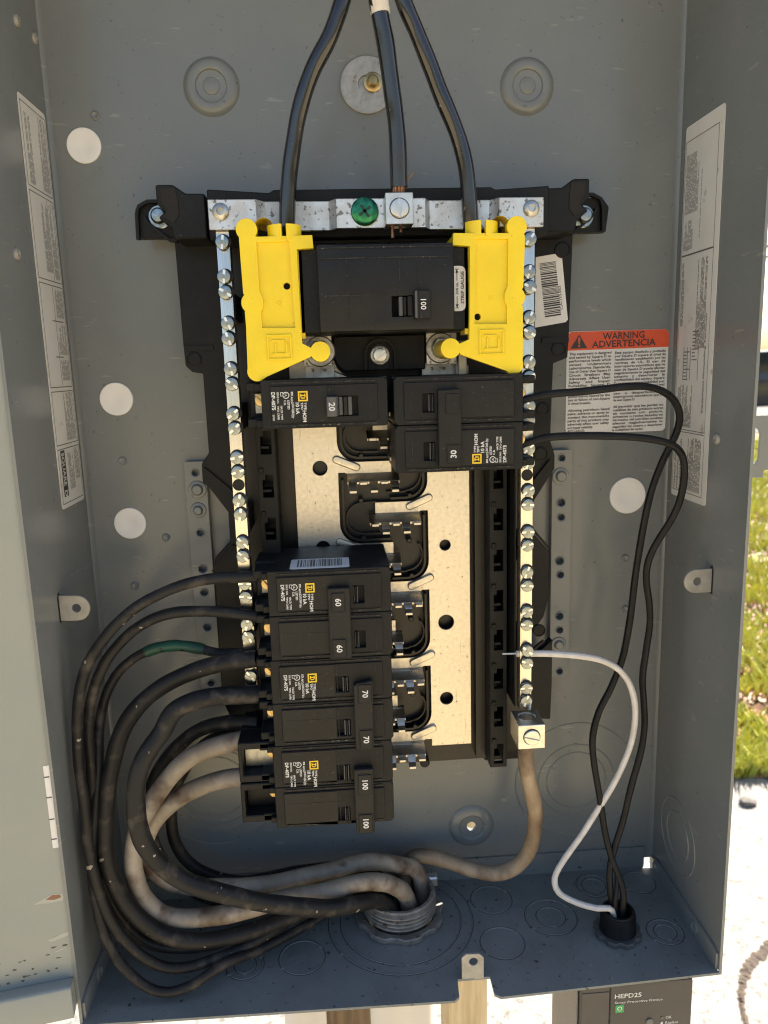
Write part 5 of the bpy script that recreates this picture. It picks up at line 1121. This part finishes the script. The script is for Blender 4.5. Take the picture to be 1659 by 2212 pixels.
breaker('circuit_breaker', 'double pole black breaker marked 100, lowest of the lower left three', -1, 2, -5.0, -72.4, 158.5, FACE, ['100', '100'],
        dict(win=[(-36.8, -29.4, 134.7, 145.4), (-37.4, -30.2, 108.4, 119.2)], stub=[(-33.0, -29.6), (-33.2, -30.4)], tie=(-27.3, -16.6, 104.2, 144.2), pads=[(-25.0, -17.6, 129.0, 141.0), (-25.4, -17.9, 105.4, 116.4)]), (-65.8, -47.2, 133.5, 149.2), long_tab=12)
# white barcode sticker on the upper side of the 60 breaker
sk = MB().plate(rrect(-57.8, -25.2, 67.5, 88.5, 1.5), [], 260.1, 260.3, fn=lambda a, b, w: (a, -b, w)).build('barcode_sticker', 'paper_white', b60)
bb = MB(); r_ = random.Random(5); t_ = -54
while t_ < -29:
    w_ = r_.choice((.35, .5, .9, 1.2)); flat(bb, [(t_, 69.5), (t_ + w_, 69.5), (t_ + w_, 85), (t_, 85)], (0, 0, 260.36), X, FWD); t_ += w_ + r_.choice((.35, .5, .8))
bb.build('barcode', 'ink_mid', sk)

# main breaker
mbk = thing('main_breaker', (-1.5, -75, 384), 'large black main breaker marked 100 between the yellow covers', 'breaker')
MB().box(-45.6, 42.5, 50, 84, 384.3, 426.3).build('base', 'case_plastic', mbk, bevel=.6)
MB().plate(rect(-35.4, 32.5, 384.6, 426.4), [rect(1.1, 11.8, 391.2, 401.3)], 84, 95.2).build('cover', 'case_smooth', mbk, bevel=.8, seg=2)
MB().box(1.1, 11.8, 84, 85, 391.2, 401.3).build('opening_floor', 'hole_dark', mbk)
for j, (a, b, h_) in enumerate(((4.6, 6.6, 95.0), (6.8, 8.6, 93.6), (9.0, 11.6, 96))): MB().box(a, b, 85, h_, 391.5, 401.0).build('handle_rib', 'grey_plastic' if j == 0 else 'case_smooth', mbk, bevel=.3)
hb = MB().prism([(11.9, 88), (11.9, 101), (12.5, 102), (13.6, 102), (14.2, 100.5), (20.0, 99.5), (20.4, 98), (20.4, 95)], lambda a, b, w: (a, -b, w), 389.5, 403.4).build('handle', 'case_smooth', mbk, bevel=.35)
MB().box(12.0, 13.2, 101.6, 102.3, 390, 403).build('handle_edge', 'grey_plastic', hb, bevel=.2)
nm = MB(); put_text(nm, '100', (15.0, -101.4, 396.4), DN, X, 3.9, bold=.012, anchor='c'); nm.build('rating_number', 'print_white', hb)
for x0, x1, z0, z1 in ((-34.6, 31.8, 419.6, 420.2), (-34.6, 31.8, 400.6, 401.1), (-35, 32, 424.6, 425.2)):
    if z0 < 402: 
        MB().box(x0, .6, 95.1, 95.5, z0 + 1.2, z1 + 1.2).build('moulding_line', 'case_dusty', mbk)
    else: MB().box(x0, x1, 95.1, 95.6, z0, z1).build('moulding_line', 'case_dusty', mbk)
for xx in (-21.2, 5.0, 14.4): MB().box(xx, xx + .35, 95.1, 95.45, 402.6, 419.4).build('moulding_line', 'case_dusty', mbk)
MB().box(-21.0, -20.6, 95.1, 95.45, 386, 401.5).build('moulding_line', 'case_dusty', mbk)
sg = MB().plate([(34.6, 393.9)] + arc(37.8, 396.6, 2.7, -90, 0, 4) + arc(37.8, 413.8, 2.7, 0, 90, 4) + [(34.6, 416.5)], [], 84, 84.25).build('strip_gauge_label', 'paper_white', mbk)
gt = MB(); yq2 = -84.4
put_text(gt, 'STRIP GAUGE', (39.6, yq2, 397.6), UP, NX, 2.3, width=16.2, bold=.025)
put_text(gt, '3/4 in.', (36.7, yq2, 402.2), UP, NX, 2.0, width=6.4, bold=.02)
for z0, z1, s2 in ((395.5, 401.4, -1), (409.2, 414.9, 1)):
    flat(gt, rect(35.85, 36.2, z0, z1), (0, yq2, 0), X, UP)
    zt_ = z0 if s2 < 0 else z1
    flat(gt, [(35.2, zt_ - s2 * 1.8), (36.85, zt_ - s2 * 1.8), (36.02, zt_)], (0, yq2, 0), X, UP)
    flat(gt, rect(35.0, 37.0, zt_ - .15, zt_ + .15), (0, yq2, 0), X, UP)
gt.build('gauge_text', 'ink', sg)

# =================================================================== conduit fittings in the floor
nip = thing('conduit_connector', (0.7, -33, 0), 'large threaded metal conduit connector in the floor with cables inside', 'connector')
pr = [(30, 0), (30, 4.2), (28.4, 5.4), (25.2, 5.4), (24.2, 6.0)]
for k in range(4): pr += [(24.7, 6.4 + k * 2.7), (24.5, 7.0 + k * 2.7), (22.9, 7.9 + k * 2.7), (23.1, 8.6 + k * 2.7)]
pr += [(24.2, 18.0), (23.4, 19.2), (21.6, 19.2), (20.8, 18), (20.6, -12)]
MB().lathe([q for q in pr if q[0] < 25 ], (0.7, -33, 0), 'z', 48).build('nipple', 'conduit_metal', nip)
nut = []
for k in range(64):
    a = 2 * math.pi * k / 64; r_ = 30.0 if (k % 8) < 5 else 28.2; nut.append((0.7 + r_ * math.cos(a), -33 + r_ * math.sin(a)))
MB().plate(nut, [circle(0.7, -33, 24.0, 48)], .2, 4.2, fn=lambda a, b, w: (a, b, w)).build('locknut', 'conduit_metal', nip, bevel=.6)
MB().box(20.5, 28.5, 17, 24, 12, 19).build('bonding_clip', 'lug_metal', nip, bevel=1.0)
nip2 = thing('conduit_connector', (140, -65, 0), 'small black threaded connector in the floor at lower right', 'connector')
pr = [(11.2, .2), (11.2, 3)]
for k in range(6): pr += [(11.2, 3.4 + k * 2.2), (9.8, 4.5 + k * 2.2)]
pr += [(10.6, 16.8), (10.0, 17.6), (8.6, 17.6), (8.0, 16), (8.0, -6)]
MB().lathe(pr, (140, -65, 0), 'z', 36).build('nipple', 'black_plastic', nip2)
nut = []
for k in range(48):
    a = 2 * math.pi * k / 48; r_ = 15.2 if (k % 6) < 4 else 13.6; nut.append((140 + r_ * math.cos(a), -65 + r_ * math.sin(a)))
MB().plate(nut, [circle(140, -65, 11.2, 36)], .2, 3.6, fn=lambda a, b, w: (a, b, w)).build('locknut', 'grey_plastic', nip2, bevel=.5)
MB().lathe([(8, -8), (0, -8)], (140, -65, 0), 'z', 20).build('bore_dark', 'hole_dark', nip2)

# =================================================================== cables
def cable(name, key, r, m, label, cat='cable', group=None, seg=14, step=3.0):
    pth = catmull(G[key], step); rr_ = random.Random(key); n_ = len(pth)
    ph = [rr_.uniform(0, 6.28) for _ in range(8)]; am = .11 * min(r, 4)
    for i in range(2, n_ - 2):                     # hand-bent unevenness
        q = i * step; e = min(1, i / 12, (n_ - 1 - i) / 12)
        pth[i] = pth[i] + Vector((math.sin(q / 19 + ph[0]) + .6 * math.sin(q / 8.3 + ph[1]), math.sin(q / 23 + ph[2]), math.sin(q / 17 + ph[3]) + .6 * math.sin(q / 7.4 + ph[4]))) * am * e
    rad = lambda t_: r * (1 + .018 * math.sin(t_ * n_ * .31 + ph[5]) + .015 * math.sin(t_ * n_ * .83 + ph[6]))
    t = MB().tube(pth, rad, seg).build(name, m, label=label, cat=cat, group=group)
    return t
cable('feeder_cable', 'cab_topL', 4.15, 'cable_gloss', 'left thick black cable coming down from the top edge', group='feeder cables from the top')
cable('feeder_cable', 'cab_topR', 4.15, 'cable_gloss', 'right thick black cable coming down from the top edge', group='feeder cables from the top')
cc = cable('feeder_cable', 'cab_topC', 4.4, 'cable_gloss', 'middle black cable with white tape ending in copper strands', group='feeder cables from the top')
pc = catmull(G['cab_topC'], 3)
MB().tube([q for q in pc if G['cab_topC'][4][2] - .5 < q.z < G['cab_topC'][4][2] + 22], 4.75, 16).build('white_tape', 'tape_white', cc)
e_ = pc[-1]
for k in range(9):
    a = 2 * math.pi * k / 8; r_ = 0 if k == 8 else 2.4
    q = e_ + Vector((r_ * math.cos(a), r_ * math.sin(a), 2)); b_ = Vector((6.8 + r_ * .8 * math.cos(a), -79 + r_ * .8 * math.sin(a), 440))
    MB().tube(catmull([q, q + Vector((0, 0, -5)), b_ + Vector((0, 0, 10)), b_], 2), 1.0, 6).build('copper_strand', 'copper', cc)
MB().tube(catmull([(11, -82, 458), (14.5, -84, 462), (18.5, -84, 464.5)], 1), .35, 6).build('loose_strand', 'copper', cc)
for q in (-3, 1): MB().tube([(6.5 + q, -80, 437.5), (6.7 + q * 1.1, -81, 433.8 - (q == -3) * 2.5)], .8, 6).build('copper_strand', 'copper', cc)

cable('branch_cable', 'c60a', 3.15, 'cable_black', 'thin black cable from the top pole of the 60 breaker', group='black branch cables')
cable('branch_cable', 'c60b', 3.15, 'cable_black', 'thin black cable from the lower pole of the 60 breaker', group='black branch cables')
cg = cable('ground_cable', 'cgrn', 2.9, 'cable_black', 'thin dark cable with a green taped stretch, lowest loop at bottom left')
pg = catmull(G['cgrn'], 3)
MB().tube(pg[9:21], lambda q: 3.15 + .4 * abs(math.sin(q * 9)), 12).build('green_tape', 'cable_green', cg)
cable('branch_cable', 'c70a', 4.9, 'cable_black', 'thick black cable from the upper pole of the 70 breaker', group='black branch cables')
cable('branch_cable', 'c70b', 5.3, 'cable_black', 'thick black cable in front, from the lower pole of the 70 breaker', group='black branch cables')
cable('branch_cable', 'c100a', 5.6, 'cable_beige', 'dirty off white cable from the upper pole of the 100 breaker, big lower loop', group='off white branch cables')
cable('branch_cable', 'c100b', 5.5, 'cable_beige', 'dirty off white cable from the lower pole of the 100 breaker, inner loop', group='off white branch cables')
cable('branch_cable', 'cx1', 4.4, 'cable_black', 'black cable half hidden behind the off white cables', group='black branch cables')
cable('branch_cable', 'cx2', 3.8, 'cable_black', 'black cable hanging down close to the back panel behind the cable loops', group='black branch cables')
cable('neutral_cable', 'cneu', 4.95, 'cable_tan', 'stained tan cable rising to the lug under the right neutral bar')
cable('device_wire', 'w1', 2.15, 'wire_black', 'upper thin black wire looping down the right side', 'wire', 'thin black wires on the right', 10)
cable('device_wire', 'w2', 2.15, 'wire_black', 'lower thin black wire looping down the right side', 'wire', 'thin black wires on the right', 10)
w3 = cable('device_wire', 'w3', 1.95, 'wire_white', 'thin white wire from the right neutral bar to the small floor connector', 'wire', None, 10)
MB().tube([(74, -65.8, 196.3), (64, -66, 196.6)], .6, 8).build('bare_end', 'lug_metal', w3)
MB().tube(catmull([(141, -60, 40), (139, -64, 30), (137, -66, 22), (139, -66, 10)], 2), 1.6, 8).build('wire_stub', 'wire_black', label='short dark wire stub curling above the small floor connector', cat='wire')

# =================================================================== surge device under the floor
spd = thing('surge_device', (137, -75, -90), 'dark grey surge protective device hanging under the enclosure at lower right', 'device')
MB().prism([(85, 60), (103, 103), (173, 103), (173, 50), (103, 45)][1:] , lambda a, b, w: (a, -b, w), -92, -3).build('body', 'spd_case', spd, bevel=1.5, seg=2)
MB().prism([(102.4, 52), (102.4, 101), (101.6, 101), (101.6, 52)], lambda a, b, w: (a, -b, w), -90, -5).build('side_panel', 'spd_side', spd)
MB().box(121.2, 122.0, 102.6, 103.3, -90, -5).build('front_groove', 'hole_dark', spd)
MB().box(104, 121, 103, 103.4, -89, -7).build('front_panel', 'spd_case', spd, bevel=.2)
MB().lathe([(10.4, -4), (10.4, 0)], (140, -65, 0), 'z', 24).build('neck', 'black_plastic', spd)
tp = MB(); a2 = math.radians(.5); yv = -103.25
put_text(tp, 'HEPD25', (124.4, yv, -12.2), X, UP, 4.3, width=16.5, bold=.012)
put_text(tp, 'Surge Protective Device', (124.6, yv, -15.9), X, UP, 2.3, width=29.5)
put_text(tp, 'OK', (156.6, yv, -29.2), X, UP, 2.6); put_text(tp, 'Replace', (156.6, yv, -33.0), X, UP, 2.6)
tp.build('front_print', 'print_white', spd)
gi = MB().plate(rrect(125.0, 130.2, -22.2, -17.0, .6), [], 103.0, 103.3).build('green_mark', 'spd_green', spd)
gm = MB(); flat_ring(gm, 127.6, -19.3, 1.0, 1.5, (0, -103.4, 0), X, UP, 18); flat(gm, [(127.2, -21.2), (128, -21.2), (128, -20.2), (127.2, -20.2)], (0, -103.4, 0), X, UP)
gm.build('mark_glyph', 'print_white', gi)
MB().lathe([(2.3, 102.9), (2.3, 103.6), (1.9, 103.9), (0, 103.9)], (146.6, 0, -30.4), 'd', 20).build('button', 'spd_side', spd)
for zz in (-28.4, -32.0): MB().lathe([(.75, 103), (.7, 103.5), (0, 103.6)], (154.2, 0, zz), 'd', 12).build('indicator', 'print_white' if zz < -30 else 'spd_side', spd)
